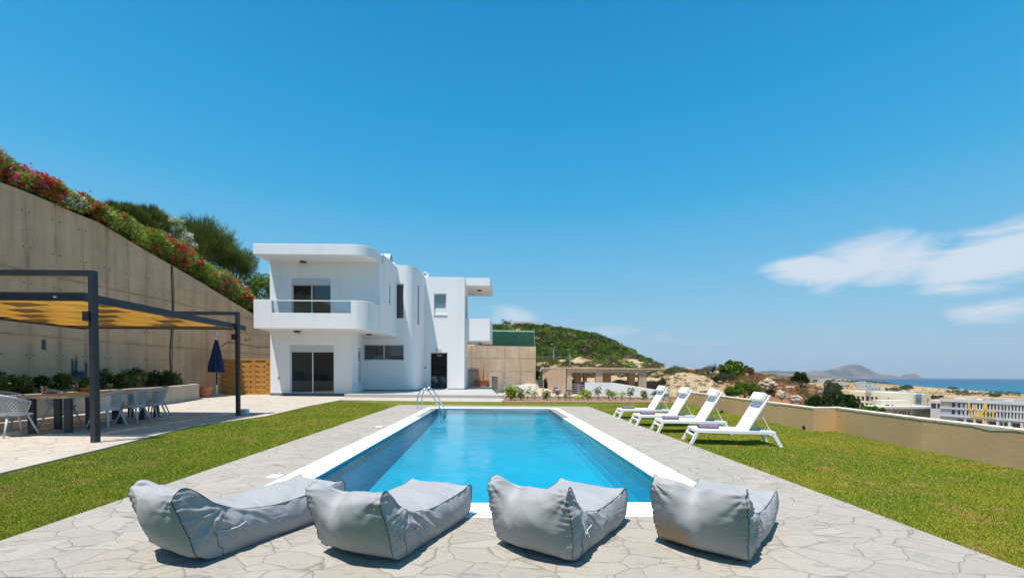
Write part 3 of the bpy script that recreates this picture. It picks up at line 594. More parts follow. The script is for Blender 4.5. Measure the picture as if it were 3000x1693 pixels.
# plinth (proud of the wall) and small fittings
pl = MB(); pl.strip([(XL-.015, YA-.015), (XA+.015, YA-.015), (XA+.015, 24.3)], .012, .0, .17); pl.build('plinth', M_PLINTH, house)
pl = MB(); pl.strip([(-9.6, YB-.015), (-7.0, YB-.015)]+[(x+.011, y-.011) for x, y in arc[1:]]+[(XT+.015, YC-.015), (XC+.015, YC-.015), (XC+.015, 32.4)], .012, .2, .27); pl.build('plinth', M_PLINTH, house)
def fitting(name, mb, mat): return mb.build(name, mat, house)
for px, py, z in ((888, 766, 7.5), (870, 970, 3.64), (1081, 978, 3.66)):
    g = G(px, py, z); fitting('ceiling_light', MB().lathe([(.17, -.07), (.17, -.015), (.19, -.004)], 20, (g.x, g.y, z)), plain('bronze_fitting', (.10, .085, .07), .4, .4))
wl = szv(1290, 1026, YC); fitting('wall_light', MB().box(sx(1277, YC), sx(1292, YC), YC-.1, YC-.003, szv(1290, 1031.5, YC), szv(1290, 1021, YC)), M_FRAME)
fitting('wall_socket', MB().box(sx(1244, YC), sx(1249.5, YC), YC-.03, YC-.003, szv(1246, 1077.5, YC), szv(1246, 1075, YC)), M_DARK)
tp = MB(); q = D(818.5, 1108, YA); tp.tube([(q.x, YA-.003, q.z), (q.x, YA-.12, q.z), (q.x, YA-.14, q.z-.1)], .02, 8); tp.box(q.x-.04, q.x+.04, YA-.1, YA-.08, q.z+.02, q.z+.06); fitting('garden_tap', tp, plain('old_brass', (.25, .13, .08), .4, .6))
# right-hand balcony and canopy
cx0, cx1 = -4.3, sx(1435, 30.6)
MB().box(cx0, cx1, 30.6, 34.7, szv(1400, 837, 30.6), szv(1400, 814.5, 30.6)).build('canopy_slab', M_STUCCO, house, bevel=.015)
zb2, zt2 = szv(1400, 998, 30.6), szv(1400, 934, 30.6); b2 = MB(); b2.strip([(XC+.004, 30.6), (cx1, 30.6), (cx1, 34.6), (-4.3, 34.6)], .18, zb2, zt2); b2o = b2.build('balcony', M_STUCCO, house, bevel=.012)
MB().box(XC+.006, cx1-.17, 30.79, 34.4, zb2+.02, zb2+.24).build('floor_slab', M_STUCCO, b2o)
for z, yy in ((szv(1400, 837, 30.6), 32.2), (zb2, 33)): fitting('ceiling_light', MB().lathe([(.17, -.07), (.17, -.015), (.19, -.004)], 20, ((XC+cx1)/2, yy, z)), bpy.data.materials['bronze_fitting'])
# terrace platform: one step above the garden
tz = .2; front = G(1000, 1166.3).y
T = [(XA+.02, 22.3), (G(1474, 1167).x, 22.3), (G(1474, 1167).x, 23.0), (-.75, 23.0), (-1.45, 39), (XC-1, 39), (XC+.2, 33), (XC, YC), (XT, YC), (XT, YB+.5), (-7, YB), (-9.6, YB), (XA+.02, 24.3)]
tag(MB().prism(T, -.3, tz).build('terrace', M_TILEGREY, bevel=.01), kind='structure')
# kitchen chairs
M_WOODCH = mat_wood('chair_wood', (.22, .075, .03), (.30, .12, .05)); M_SHELLW = plain('white_shell', (.78, .79, .80), .4, var=.02)
def kitchen_chair(x, y, rz, label):
    t = thing('kitchen_chair', label, 'chair', (x, y, .22), rz, 'kitchen chairs inside the doorway')
    mb = MB(); pr = []
    for i in range(9):
        f = i/8
        for j in range(7):
            g = j/6*2-1; yy = -.22+.42*min(f/.55, 1)+(max(f-.55, 0)*.35); zz = .46 + max(0, (f-.45))**1.3*.95 - .02*math.sin(f*3) + .05*g*g; pr.append((g*.24*(1-.25*max(0, f-.6)), yy, zz))
    mb.add(pr, [(i*7+j, i*7+j+1, i*7+8+j, i*7+7+j) for i in range(8) for j in range(6)]); o = mb.build('seat_shell', M_SHELLW, t, smooth=True); sm = o.modifiers.new('s', 'SOLIDIFY'); sm.thickness = .015
    for a in (-1, 1):
        for b in (-1, 1): MB().tube([(a*.13, b*.12, .45), (a*.21, b*.2, 0)], [.02, .012], 8).build('leg', M_WOODCH, t, smooth=True)
    return t
kitchen_chair(-5.75, 31.75, 2.6, 'white kitchen chair cut off by the left side of the doorway'); kitchen_chair(-4.98, 31.8, 1.2, 'white kitchen chair with wooden legs at the right in the doorway')
# rooftop things
def boiler():
    c = D(1146, 757, 27.6); t = thing('solar_water_tank', 'white cylinder tank on the roof beside the canopy', 'water tank', (c.x, c.y, 8.05))
    dz = c.z-8.05; mb = MB(); mb.tube([(-1.2, 0, dz), (0, 0, dz)], .27, 20); mb.build('tank', M_WHITE, t, auto=40)
    mb = MB()
    for r in (.25, .17, .09): 
        mb.tube([(.012, r*math.cos(a), dz+r*math.sin(a)) for a in np.linspace(0, 2*math.pi, 24, endpoint=False)], .012, 6, closed=True)
    mb.build('end_cap', plain('grey_cap', (.25, .25, .26), .5), t); MB().bar((-.2, 0, 0), (-.2, 0, dz-.2), .06, .06).build('stand', M_GALV, t); MB().bar((-1, 0, 0), (-1, 0, dz-.2), .06, .06).build('stand', M_GALV, t)
    c = D(1151, 773, 28.2); o = MB().bar((c.x-.16, c.y, c.z), (c.x+.14, c.y, c.z+.04), .3, .12).bar((c.x, c.y, 7.9), (c.x, c.y, c.z), .05, .05).build('roof_bracket', M_WHITE); tag(o, 'small white floodlight on the roof edge below the water tank', 'bracket')  # white block stands for a bracket of the solar heater
    c = D(1246, 804.5, 31.2); t = thing('satellite_dish', 'round white satellite dish on the roof behind the rounded tower', 'satellite dish', (c.x, c.y, 7.9)); h = c.z-7.9
    prof = [(r, -.0-.10*(1-(r/.24)**2)) for r in (.001, .06, .12, .18, .24)]; mb = MB(); 
    vs = [(r*math.cos(2*math.pi*k/24), z*-1, h+r*math.sin(2*math.pi*k/24)) for r, z in prof for k in range(24)]; mb.add(vs, [(i*24+k, i*24+(k+1) % 24, (i+1)*24+(k+1) % 24, (i+1)*24+k) for i in range(4) for k in range(24)])
    mb.build('dish', M_WHITE, t, smooth=True); mb = MB(); mb.tube([(-.03, -.02, h+.0), (-.03, -.25, h-.02)], [.035, .045], 12); mb.build('receiver', M_DARK, t); MB().bar((0, .12, 0), (0, .12, h), .05, .05).build('mast', M_GALV, t)
boiler()
# ================================================================ WALLS ROUND THE GARDEN
XW = -17.0
wp = [(0, 534), (60, 556), (144, 590), (215, 622), (289, 652), (350, 688), (412, 726), (499, 775), (590, 828), (677, 881), (749, 924), (790, 972), (840, 1010)]
tops = []
for px, py in wp:
    r = ray(px, py); Y = XW*r[1]/r[0]; tops.append((Y, H+r[2]*XW/r[0]))
prof = [(-4, tops[0][1]+.25), (6, tops[0][1]+.15)]+tops+[(40, 2.0)]
WPROF = list(prof)
def wtop(Y): return float(np.interp(Y, [p[0] for p in WPROF], [p[1] for p in WPROF]))
rw = thing('retaining_wall', 'tall sloping concrete retaining wall along the left side', 'wall', (0, 0, 0))
ys = [p[0] for p in prof]; mb = MB(); vs = []
for Y, z in prof: vs += [(XW, Y, -.3), (XW, Y, z), (XW-.35, Y, z), (XW-.35, Y, -.3)]
n = len(prof); mb.add(vs, [(i*4+k, i*4+(k+1) % 4, i*4+4+(k+1) % 4, i*4+4+k) for i in range(n-1) for k in range(4)]+[(3,2,1,0), (n*4-4, n*4-3, n*4-2, n*4-1)])
mb.build('wall', M_WALLCON, rw)
def mat_stain():
    m = MT('blue_paint_stain'); v = m.co('Object'); n = m.noise(4.5, 6, .7, vec=m.co('Object', (1, 1, .35))); g = m.n('ShaderNodeTexCoord').outputs['Generated']; s = m.n('ShaderNodeSeparateXYZ'); m.l(g, s.inputs[0])
    e = lambda x, k: m.math('SUBTRACT', 1.0, m.math('POWER', m.math('ABSOLUTE', m.math('SUBTRACT', m.math('MULTIPLY', x, 2.0), 1.0)), k))
    ed = m.math('MINIMUM', e(s.outputs[1], 1.3), e(s.outputs[2], 1.8)); al = m.ramp(m.math('ADD', m.math('MULTIPLY', n, .9), m.math('MULTIPLY', ed, .5)), (.62, 0.0), (.9, .75))
    m.P(Base_Color=m.mix(m.ramp(n, (.4, 0.0), (.6, 1.0)), (.045, .075, .13), (.10, .13, .17)), Roughness=.8, Alpha=al); return m.m
M_STAIN = mat_stain()
def onwall(px, py): r = ray(px, py); k = XW/r[0]; return Vector((XW, r[1]*k, H+r[2]*k))
for (x0, y0, x1, y1) in ((116, 988, 138, 1033), (205, 1034, 219, 1110), (215, 1026, 231, 1112), (246, 1054, 259, 1112), (198, 1078, 262, 1122)):
    a, b = onwall(x0, y0), onwall(x1, y1); MB().box(XW+.002, XW+.004, a.y, b.y, b.z, a.z).build('paint_stain', M_STAIN, rw)
def cable(name, pts, r, label, cat, mat=None):
    P = [onwall(*p)+Vector((.03, 0, 0)) for p in pts]; q = P
    for _ in range(2): q = [q[0]]+[x for a, b in zip(q, q[1:]) for x in (a*.75+b*.25, a*.25+b*.75)]+[q[-1]]
    o = MB().tube(q, r, 6).build(name, mat or M_DARK, smooth=True); return tag(o, label, cat)
cable('hanging_cable', [(501, 778), (502, 830), (505, 900), (502, 960), (498, 1010), (496, 1050), (500, 1085), (493, 1120), (490, 1140)], .022, 'thick dark cable hanging down the tall concrete wall', 'cable')
cable('hanging_cable', [(504, 780), (509, 850), (507, 930), (506, 980), (503, 1015), (505, 1040), (501, 1060), (505, 1075), (498, 1100), (493, 1135)], .012, 'thin looping cable beside the thick one on the tall wall', 'cable')
cable('wall_cable', [(646, 1015), (655, 1010), (664, 1002), (690, 1006), (720, 1010), (745, 1016), (765, 1018), (790, 1015)], .016, 'cable slung sideways on the wall above the wooden fence', 'cable')
o = MB(); a, b = onwall(632, 970), onwall(638, 983); o.box(XW+.001, XW+.02, a.y, b.y, b.z, a.z); tag(o.build('wall_notice', plain('pale_notice', (.5, .5, .52), .6, var=.3, scale=30)), 'small pale notice plate on the wall above the blue umbrella', 'notice')
# faint pencil scribble on the wall
scr = MB(); random.seed(5)
for i in range(5):
    pts = []; x = 712+i*4
    for k in range(7): pts.append(onwall(x+k*1.2+random.uniform(-1, 1), 995+random.uniform(-5, 5))+Vector((.004, 0, 0)))
    scr.tube(pts, .008, 4)
scr.build('graffiti_scribble', plain('graffiti', (.12, .10, .09), .9), rw)
# low planter wall
pa, pb, pc_ = G(0, 1239), G(500, 1184.6), G(584, 1170.5); hz = .75
pw = thing('planter_wall', 'low stained concrete planter wall behind the dining table', 'planter wall')
u = (pb-pa).normalized(); pa0 = pa-u*8
mb = MB(); mb.strip([(pc_.x-1.2, pc_.y+.35), (pc_.x, pc_.y), (pb.x, pb.y), (pa.x, pa.y), (pa0.x, pa0.y)], -.2, 0, [hz, hz, hz-.03, hz-.08, hz-.1]); mb.build('wall', mat_concrete('stained_plaster', (.46, .40, .315), False), pw, bevel=.01)
mb = MB(); mb.add([(pc_.x-.1, pc_.y+.1, .55), (pb.x-.1, pb.y, .55), (pa0.x-.1, pa0.y, .5), (XW, pa0.y, .5), (XW, pc_.y+.3, .55)], [(0,1,2,3,4)]); mb.build('soil', M_SOIL, pw)
# parapet on the right
W1, W2, W3, W4 = G(1982, 1177), G(2382, 1264.7), G(2446, 1263), G(2699, 1319); W5 = G(2992, 1377)
par = thing('parapet_wall', 'low beige rendered parapet wall along the right edge of the lawn', 'parapet'); ptz = .575
pp = [(W5.x+(W5.x-W4.x)*2.2, W5.y+(W5.y-W4.y)*2.2), (W5.x, W5.y), (W4.x, W4.y), (W3.x, W3.y), (W2.x, W2.y), (W1.x, W1.y)]
mb = MB(); mb.strip(pp, -.2, -1.5, ptz-.035); mb.build('wall', M_RENDER, par)
# crumbly cream plaster cap with drips
mb = MB(); random.seed(3); fine = []
for a, b in zip(pp, pp[1:]):
    a, b = Vector(a), Vector(b); nseg = max(2, int((b-a).length/.07))
    for i in range(nseg): fine.append(a.lerp(b, i/nseg))
fine.append(Vector(pp[-1])); z0s = []
for i, p in enumerate(fine):
    nn = mnoise.fractal(Vector((p.x*1.5, p.y*1.5, 4)), 1, 2, 4); z0s.append(ptz-.032-max(0, nn-.15)*.07 + random.uniform(-.004, .004))
mb.strip([(p.x-.006, p.y) for p in fine], -.215, z0s, [ptz+.004*mnoise.noise(Vector((p.x*9, p.y*9, 0))) for p in fine]); mb.build('plaster_cap', M_CREAMTOP, par)
# bare concrete wall right of the house
wy = 38.6; cwx0, cwx1 = sx(1366, wy), sx(1570, wy); zl, zr_ = szv(1371, 1011.5, wy), szv(1570, 1015, wy)
mb = MB(); mb.add([(cwx0-.5, wy, -2), (cwx1, wy, -2), (cwx1, wy, zr_), (cwx0-.5, wy, zl), (cwx0-.5, wy+.3, -2), (cwx1, wy+.3, -2), (cwx1, wy+.3, zr_), (cwx0-.5, wy+.3, zl)], [(0,1,2,3), (5,4,7,6), (1,5,6,2), (0,3,7,4), (3,2,6,7)])
tag(mb.build('concrete_wall', M_SIDECON), 'bare concrete wall between the house and the green hill', 'wall')
wy2 = 33.5; tag(MB().box(-.95, sx(1571, wy2), wy2, wy2+.2, -2.2, szv(1500, 1128, wy2)).build('white_stair_wall', M_WHITEWALL), 'low white wall behind the stair railing, below the concrete wall', 'wall')
# white garden wall at the far end
yw = 24.6; x0, xk, x1 = sx(1718, yw), sx(1795, yw), W1.x+.2; za, zk, z1 = szv(1718, 1120, yw), szv(1795, 1121, yw), szv(1975, 1145.5, 24)
mb = MB(); mb.strip([(x0, yw+.35), (xk, yw), (x1, yw-2.0)], .2, -1.6, [za, zk, z1]); tag(mb.build('white_garden_wall', M_WHITEWALL), 'low white wall behind the flower bed, sloping down to the loungers', 'wall')
kb = MB(); kb.strip([G(1478, 1164.5)[:2], G(1725, 1166)[:2]], .18, -.4, .12); tag(kb.build('bed_kerb', plain('pale_kerb', (.62, .58, .52), .9, var=.2), bevel=.01), 'pale concrete kerb at the back of the young plants', 'kerb')
pth = [G(1478, 1163), G(1725, 1164)]; tag(MB().add([(pth[0].x-1, pth[0].y+.1, -.05), (pth[1].x+.3, pth[1].y+.1, -.05), (9, 36, -.35), (1.5, 39, .55), (-1.2, 33.6, -.1)], [(0,1,2,3,4)]).build('side_path', plain('dusty_pink_path', (.52, .38, .29), .95, var=.12, bump=.4, bscale=12)), kind='structure')
# ================================================================ PERGOLA
p_n, p_f = G(280, 1300), G(698, 1219.5); ztop_n = D(276, 801, p_n.y).z; zr = 2.66
perg = thing('pergola', 'dark steel pergola with woven ochre canvas roof over the dining table', 'pergola')
PXL = -16.9; pzt = (D(276, 801, p_n.y).z+D(698, 909, p_f.y).z)/2; print('PZT', pzt, ztop_n)
def post(p): return MB().box(p.x-.045, p.x+.045, p.y-.05, p.y+.05, .02, pzt).build('post', M_ANTH, perg, bevel=.004)
post(p_n); post(p_f)
bsh = (p_f.x-p_n.x)
for p in (p_n, p_f):
    MB().box(PXL, p.x-.046, p.y-.05, p.y+.05, pzt-.10, pzt).build('top_beam', M_ANTH, perg, bevel=.004)
rn = Vector((G(1, 1).x, 0, 0)); c_near = D(196, 868, 7.62); c_near.z = zr; tipr = Vector((p_f.x-.14, p_f.y+.55, zr)); c_near = Vector((p_n.x-.36, 7.62, zr)); tipr = Vector((p_f.x-.10, p_f.y+.5, zr))
RX0, RX1 = PXL+.1, None
def rx(Y): f = (Y-c_near.y)/(tipr.y-c_near.y); return c_near.x+(tipr.x-c_near.x)*f
WR = 4.9
def fr_(a, b): MB().bar(a, b, .07, .15).build('roof_beam', M_ANTH, perg)
fr_((c_near.x, c_near.y, zr), (tipr.x, tipr.y, zr)); fr_((c_near.x-WR, c_near.y, zr), (tipr.x-WR, tipr.y, zr)); fr_((c_near.x-.036, c_near.y+.036, zr), (c_near.x-WR+.036, c_near.y+.036, zr)); fr_((tipr.x-.036, tipr.y-.3, zr), (tipr.x-WR+.036, tipr.y-.3, zr))
def mat_canvas():
    m = MT('ochre_canvas'); v = m.co('Object', (30, 3, 3)); n = m.noise(3, 4, vec=v); c = m.mix(m.ramp(n, (.3, 0.0), (.7, 1.0)), (.70, .49, .16), (.78, .56, .20)); m.P(Base_Color=c, Roughness=.85, Specular_IOR_Level=.15)
    tr = m.n('ShaderNodeBsdfTranslucent'); m.l(c, tr.inputs[0]); ms = m.n('ShaderNodeMixShader'); ms.inputs[0].default_value = .6; m.l(m.p.outputs[0], ms.inputs[1]); m.l(tr.outputs[0], ms.inputs[2]); m.l(ms.outputs[0], m.out.inputs[0]); return m.m
M_CANVAS = mat_canvas(); NS = 5; LY = tipr.y-.34-c_near.y-.1
for i in range(1, 5):
    Y = c_near.y+.1+LY*i/5
    MB().box(rx(Y)-WR+.04, rx(Y)-.04, Y-.02, Y+.02, zr+.03, zr+.07).build('cross_rod', M_ANTH, perg)
for k in range(NS):
    mb = MB(); n = 50; w = (WR-.12)/NS
    for j in range(n+1):
        f = j/n; Y = c_near.y+.1+LY*f; z = zr+.012-.04*math.sin(f*math.pi*5)**2; x1 = rx(Y)-.06-k*w-.006; x0 = x1-w+.012
        mb.v += [(x0, Y, z), (x1, Y, z)]
    for j in range(n): mb.f.append((j*2, j*2+1, j*2+3, j*2+2)); mb.m.append(0)
    o = mb.build('canvas_strip', M_CANVAS, perg, smooth=True); so = o.modifiers.new('s', 'SOLIDIFY'); so.thickness = .004
M_FOLDSHADE = plain('shade_brown_fold', (.30, .18, .045), .9, var=.2)  # brown tone paints in the dimness where the canvas lies double
for r in range(6):
    Y0 = c_near.y+.42+r*.88; 
    if Y0+.78 > tipr.y-.4: break
    MB().box(rx(Y0)-WR+.04, rx(Y0)-.04, Y0+.80, Y0+.81, zr-.05, zr-.042).build('canvas_rod', M_FRAME, perg)
    for c in range(-2, 5):
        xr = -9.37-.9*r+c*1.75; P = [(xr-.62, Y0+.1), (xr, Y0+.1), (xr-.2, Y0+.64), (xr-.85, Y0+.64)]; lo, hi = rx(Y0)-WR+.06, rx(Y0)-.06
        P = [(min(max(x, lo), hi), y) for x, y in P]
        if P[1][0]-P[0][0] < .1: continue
        mb = MB(); mb.add([(P[0][0], P[0][1], zr-.045), (P[1][0], P[1][1], zr+.005), (P[2][0], P[2][1], zr+.005), (P[3][0], P[3][1], zr-.045)], [(0,1,2,3)]); o = mb.build('canvas_shade_fold', M_FOLDSHADE, perg); so = o.modifiers.new('s', 'SOLIDIFY'); so.thickness = .004
for p, (x, y) in ((p_n, (260, 927)), (p_f, (687, 987))):
    q = D(x, y, p.y-.02); MB().box(q.x-.06, q.x+.055, q.y-.06, q.y+.06, q.z-.085, q.z+.085).build('wall_lamp', M_DARK, perg, bevel=.004)
q = D(163, 869, c_near.y-.02); MB().lathe([(.03, -.02), (.035, 0), (.02, .02)], 12, (q.x, q.y, q.z)).build('bolt', M_STEEL, perg)
q = G(716, 1217); o = MB().box(q.x-.11, q.x+.11, q.y-.08, q.y+.08, .03, .2).build('junction_box', plain('pale_box', (.62, .64, .66), .5), bevel=.02); tag(o, 'small pale box standing at the foot of the far pergola post', 'box')
# ================================================================ DINING TABLE AND CHAIRS
TA = math.atan2(.26, .966); TC = Vector((-9.93, 10.15, 0)); TL, TW, TH = 3.85, .95, .80
tb = thing('dining_table', 'long wooden dining table with black slab legs under the pergola', 'table', TC, TA)
M_TOP = mat_wood('oak_planks', (.46, .29, .15), (.56, .38, .21), (9, 1, 1)); mb = MB()
nP = 6
for i in range(nP): w = TW/nP; mb.box(-TW/2+i*w+.002, -TW/2+(i+1)*w-.002, -TL/2, TL/2, TH-.035, TH)
mb.build('tabletop', M_TOP, tb, bevel=.003); MB().box(-TW/2+.01, TW/2-.01, -TL/2+.01, TL/2-.01, TH-.05, TH-.036).build('apron', plain('grey_edge', (.32, .32, .34), .5), tb)
for yy in (-1.62, -.95, 0, .95, 1.62):
    for xx in (-.3, .3): MB().box(xx-.055, xx+.055, yy-.035, yy+.035, .03, TH-.061).build('leg', M_ANTH, tb)
M_CHAIR = plain('pale_grey_plastic', (.52, .51, .53), .5, var=.03)
def make_chair():
    t = thing('dining_chair', 'x', 'chair')
    # open lattice tub: param (th, v) ; front is -y (towards the table)
    def S(th, v):
        e = .5+.5*math.cos(th*1.0); rimz = .64+.19*max(0, math.cos(th*.62))**1.5; z0 = .44; z = z0+(rimz-z0)*v
        rx_ = .20+.085*v; ry_ = .21+.075*v+(.03*v*e); return Vector((rx_*math.sin(th), ry_*math.cos(th), z))
    T = 2.05; mb = MB(); n = 27; sl = .62
    for sgn in (-1, 1):
        for k in range(-6, n+7):
            a0 = -T+2*T*k/n; pts = []
            for i in range(9):
                v = i/8; th = a0+sgn*sl*(v-.5)*1.0
                if abs(th) <= T: pts.append(S(th, .06+.92*v))
            if len(pts) > 1: mb.tube(pts, .0058, 4, cap=False)
    mb.build('lattice_back', M_CHAIR, t, smooth=True)
    mb = MB(); rim = [S(-T+2*T*i/40, 1.0) for i in range(41)]; low = [S(-T+2*T*i/40, .04) for i in range(41)]
    fl_, fr__ = S(-T, 1), S(T, 1); loop = [S(-T, .04)]+[S(-T, i/6) for i in range(1, 6)]+rim+[S(T, 1-i/6) for i in range(1, 6)]
    mb.tube(rim, .014, 6); mb.tube([S(-T, i/6) for i in range(7)], .012, 6); mb.tube([S(T, i/6) for i in range(7)], .012, 6); mb.build('rim', M_CHAIR, t, smooth=True)
    mb = MB(); ring = [S(-T+2*T*i/30, .10) for i in range(31)]; ring += [Vector((.17, -.21, .445)), Vector((0, -.23, .44)), Vector((-.17, -.21, .445))]
    m_ = len(ring); vs = [(p.x, p.y, p.z) for p in ring]+[(p.x*.93, p.y*.93, .405) for p in ring]+[(p.x*.7, p.y*.7, .435) for p in ring]
    mb.add(vs, [(i, (i+1) % m_, m_+(i+1) % m_, m_+i) for i in range(m_)]+[(i, 2*m_+i, 2*m_+(i+1) % m_, (i+1) % m_) for i in range(m_)]+[tuple(range(m_, 2*m_)), tuple(range(2*m_, 3*m_))]); mb.build('seat', M_CHAIR, t)
    for a in (-1, 1):
        for b in (-1, 1): MB().tube([(a*.14, b*.14, .41), (a*.24, b*.25, 0)], [.022, .012], 8).build('leg', M_CHAIR, t, smooth=True)
    return t
ch0 = make_chair(); CG = 'pale lattice chairs round the dining table'
chairs = [((-9.72, 8.12), math.pi-.25, 'pale lattice chair at the near head of the table, back to the viewer'),
    ((-9.08, 9.35), -math.pi/2+TA-.25, 'pale lattice chair partly hidden by the near pergola post'),
    ((-9.22, 10.15), -math.pi/2+TA-.1, 'pale lattice chair just right of the near pergola post'),
    ((-9.45, 10.95), -math.pi/2+TA-.05, 'second pale lattice chair right of the near pergola post'),
    ((-10.35, 12.1), -.35, 'pale lattice chair at the far end of the dining table'),
    ((-10.72, 9.0), math.pi/2+TA, 'pale lattice chair behind the table beyond the leftmost glass'),
    ((-10.82, 10.0), math.pi/2+TA-.05, 'pale lattice chair behind the table between two juice glasses')]
for i, (p, a, lb) in enumerate(chairs):
    o = ch0 if i == 0 else dup(ch0); o.location = (p[0], p[1], .03); o.rotation_euler = (0, 0, a); tag(o, lb, 'chair', CG)
M_JUICE = plain('orange_juice', (.85, .28, .02), .35, var=.05); M_CLEAR = mat_glass('drinking_glass', (.93, .93, .93), .10)
def juice(px, py, lb):
    g = G(px, py, TH); t = thing('juice_glass', lb, 'glass', (g.x, g.y, TH), 0, 'glasses of orange juice on the dining table')
    MB().lathe([(.038, 0), (.036, .006), (.008, .012), (.008, .055), (.02, .066), (.042, .10), (.050, .155), (.051, .168)], 20, cap=False).build('bowl', M_CLEAR, t, smooth=True)
    MB().lathe([(.005, .066), (.019, .069), (.040, .10), (.048, .152)], 20).build('juice', M_JUICE, t, smooth=True)
    return t
juice(129, 1153.5, 'leftmost glass of orange juice on the table'); juice(222, 1148, 'glass of orange juice beside the fruit bowl'); juice(323, 1142.5, 'glass of orange juice right of the near pergola post')
g = G(262, 1147.5, TH); t = thing('fruit_bowl', 'shallow orange bowl of fruit on the dining table', 'bowl', (g.x, g.y, TH)); MB().lathe([(.05, 0), (.12, .03), (.17, .085), (.18, .10), (.165, .09), (.11, .04), (.02, .02)], 28, cap=False).build('dish', plain('orange_wood', (.55, .26, .07), .5), t, smooth=True)
for k, (a, b) in enumerate(((0, 0), (.075, .03), (-.05, .06))):
    o = MB().lathe([(.01, -.045), (.035, -.035), (.05, 0), (.042, .032), (.012, .042), (.004, .036)], 16, (g.x+a, g.y+b, TH+.115)).build('green_apple', plain('apple_green', (.20, .33, .03), .35, var=.2), smooth=True); tag(o, ('front green apple in the middle of the orange bowl', 'green apple at the right side of the orange bowl', 'green apple at the left rear of the orange bowl')[k], 'apple', 'green apples in the fruit bowl')
for px, py, lb in ((146, 1152), (236, 1146.5), (338, 1141)) and ((148, 1152.5, 'dark plate left of the table, beside the leftmost juice glass'), (240, 1147.2, 'dark plate between the middle juice glass and the fruit bowl'), (345, 1140.5, 'dark plate on the table right of the near post')):
    g = G(px, py, TH); tag(MB().lathe([(.07, 0), (.12, .012), (.125, .016), (.10, .012), (.01, .008)], 24, (g.x, g.y, TH), cap=False).build('plate', M_DARK), lb, 'plate', 'dark plates on the dining table')
g = G(244, 1146, TH); mb = MB(); 
for k in range(8): a = k*math.pi/4; mb.add([(g.x, g.y, TH+.01), (g.x+.05*math.cos(a), g.y+.05*math.sin(a), TH+.05), (g.x+.05*math.cos(a+.7), g.y+.05*math.sin(a+.7), TH+.05), (g.x, g.y, TH+.09)], [(0,1,2), (0,2,3), (1,2,3)])
tag(mb.build('folded_napkin', M_WHITE), 'small white folded napkin beside the orange fruit bowl', 'napkin')
# ================================================================ UMBRELLA, POTS, FENCE
ub = G(635, 1160.5); um = thing('closed_parasol', 'closed navy blue garden parasol in front of the wooden fence', 'parasol', (ub.x, ub.y, .03))
zt_, zb_ = D(632, 995, ub.y).z, D(632, 1090, ub.y).z
def fold():
    vs = []; n = 64; rows = 16
    for j in range(rows+1):
        f = j/rows; z = zt_-.03-(zt_-zb_)*f; r = .06+.40*f**.85*(1 if f < .93 else .93)
        for k in range(n):
            a = 2*math.pi*k/n; fl_ = abs(math.sin(a*4+.4*math.sin(f*3))); rr = r*(.62+.38*fl_)*(1+.05*math.sin(a*3+f*5)); vs.append((rr*math.cos(a), rr*math.sin(a)*.8, z+(.05*(fl_-.5) if j == rows else 0)))
    return vs, [(i*n+k, i*n+(k+1) % n, (i+1)*n+(k+1) % n, (i+1)*n+k) for i in range(rows) for k in range(n)]+[tuple(range(n))]
M_NAVY = plain('navy_canvas', (.008, .022, .075), .8, var=.15, bump=.3, bscale=40); mb = MB(); mb.add(*fold()); mb.build('canopy', M_NAVY, um, smooth=True)
MB().lathe([(.05, 0), (.045, .05), (.012, .12)], 12, (0, 0, zt_-.03)).build('finial', M_WHITE, um); MB().tube([(0, 0, .5), (0, 0, zb_+.1)], .03, 10).build('pole', M_NAVY, um, smooth=True); MB().tube([(0, 0, .05), (0, 0, .62)], .036, 10).build('base_tube', M_WHITE, um, smooth=True); MB().lathe([(.38, 0), (.38, .05), (.3, .075), (.05, .085)], 24).build('base', plain('concrete_base', (.42, .40, .38), .9), um)
g = G(600, 1166); pt = thing('terracotta_pot', 'round terracotta pot at the end of the planter wall', 'pot', (g.x, g.y, .03)); hz_ = D(600, 1133, g.y).z
MB().lathe([(.20, 0), (.29, hz_-.12), (.30, hz_-.12), (.315, hz_-.03), (.28, hz_-.03), (.27, hz_-.12), (.05, hz_-.14)], 28, cap=False).build('pot', M_TERRA, pt, auto=35); MB().lathe([(.27, hz_-.11), (.001, hz_-.10)], 20, cap=False).build('soil', M_SOIL, pt)
g = G(1411, 1132, .2); pt = thing('terracotta_planter', 'square terracotta planter with bare dry stems on the terrace', 'planter', (g.x, g.y, .2)); k = g.y/FPX; hw_ = 39*k/2*1.0; hh = 19.5*k
def fr4(mb, r0, z0, r1, z1): mb.add([(-r0, -r0, z0), (r0, -r0, z0), (r0, r0, z0), (-r0, r0, z0), (-r1, -r1, z1), (r1, -r1, z1), (r1, r1, z1), (-r1, r1, z1)], [(0,3,2,1), (4,5,6,7), (0,1,5,4), (1,2,6,5), (2,3,7,6), (3,0,4,7)])
mb = MB(); fr4(mb, hw_*.72, 0, hw_*.9, hh*.72); mb.build('pot', M_TERRA, pt, bevel=.01); mb = MB(); fr4(mb, hw_*.95, hh*.722, hw_*1.0, hh); mb.build('pot_rim', M_TERRA, pt, bevel=.01)
mb = MB(); random.seed(2)
for i in range(9):
    a = random.uniform(-.18, .18); b = random.uniform(-.2, .2); h = random.uniform(1.4, 2.5); mb.tube([(a, b, hh), (a*1.2+random.uniform(-.05, .05), b*1.2, hh+h*.5), (a*1.5+random.uniform(-.12, .12), b*1.4, hh+h)], [.02, .014, .006], 5)
mb.build('dry_stem', plain('dry_stem', (.38, .20, .08), .8, var=.2), pt)
M_FENCE = mat_wood('honey_larch', (.46, .20, .045), (.60, .30, .075), (1, 1, 9)); YFN = 24.35
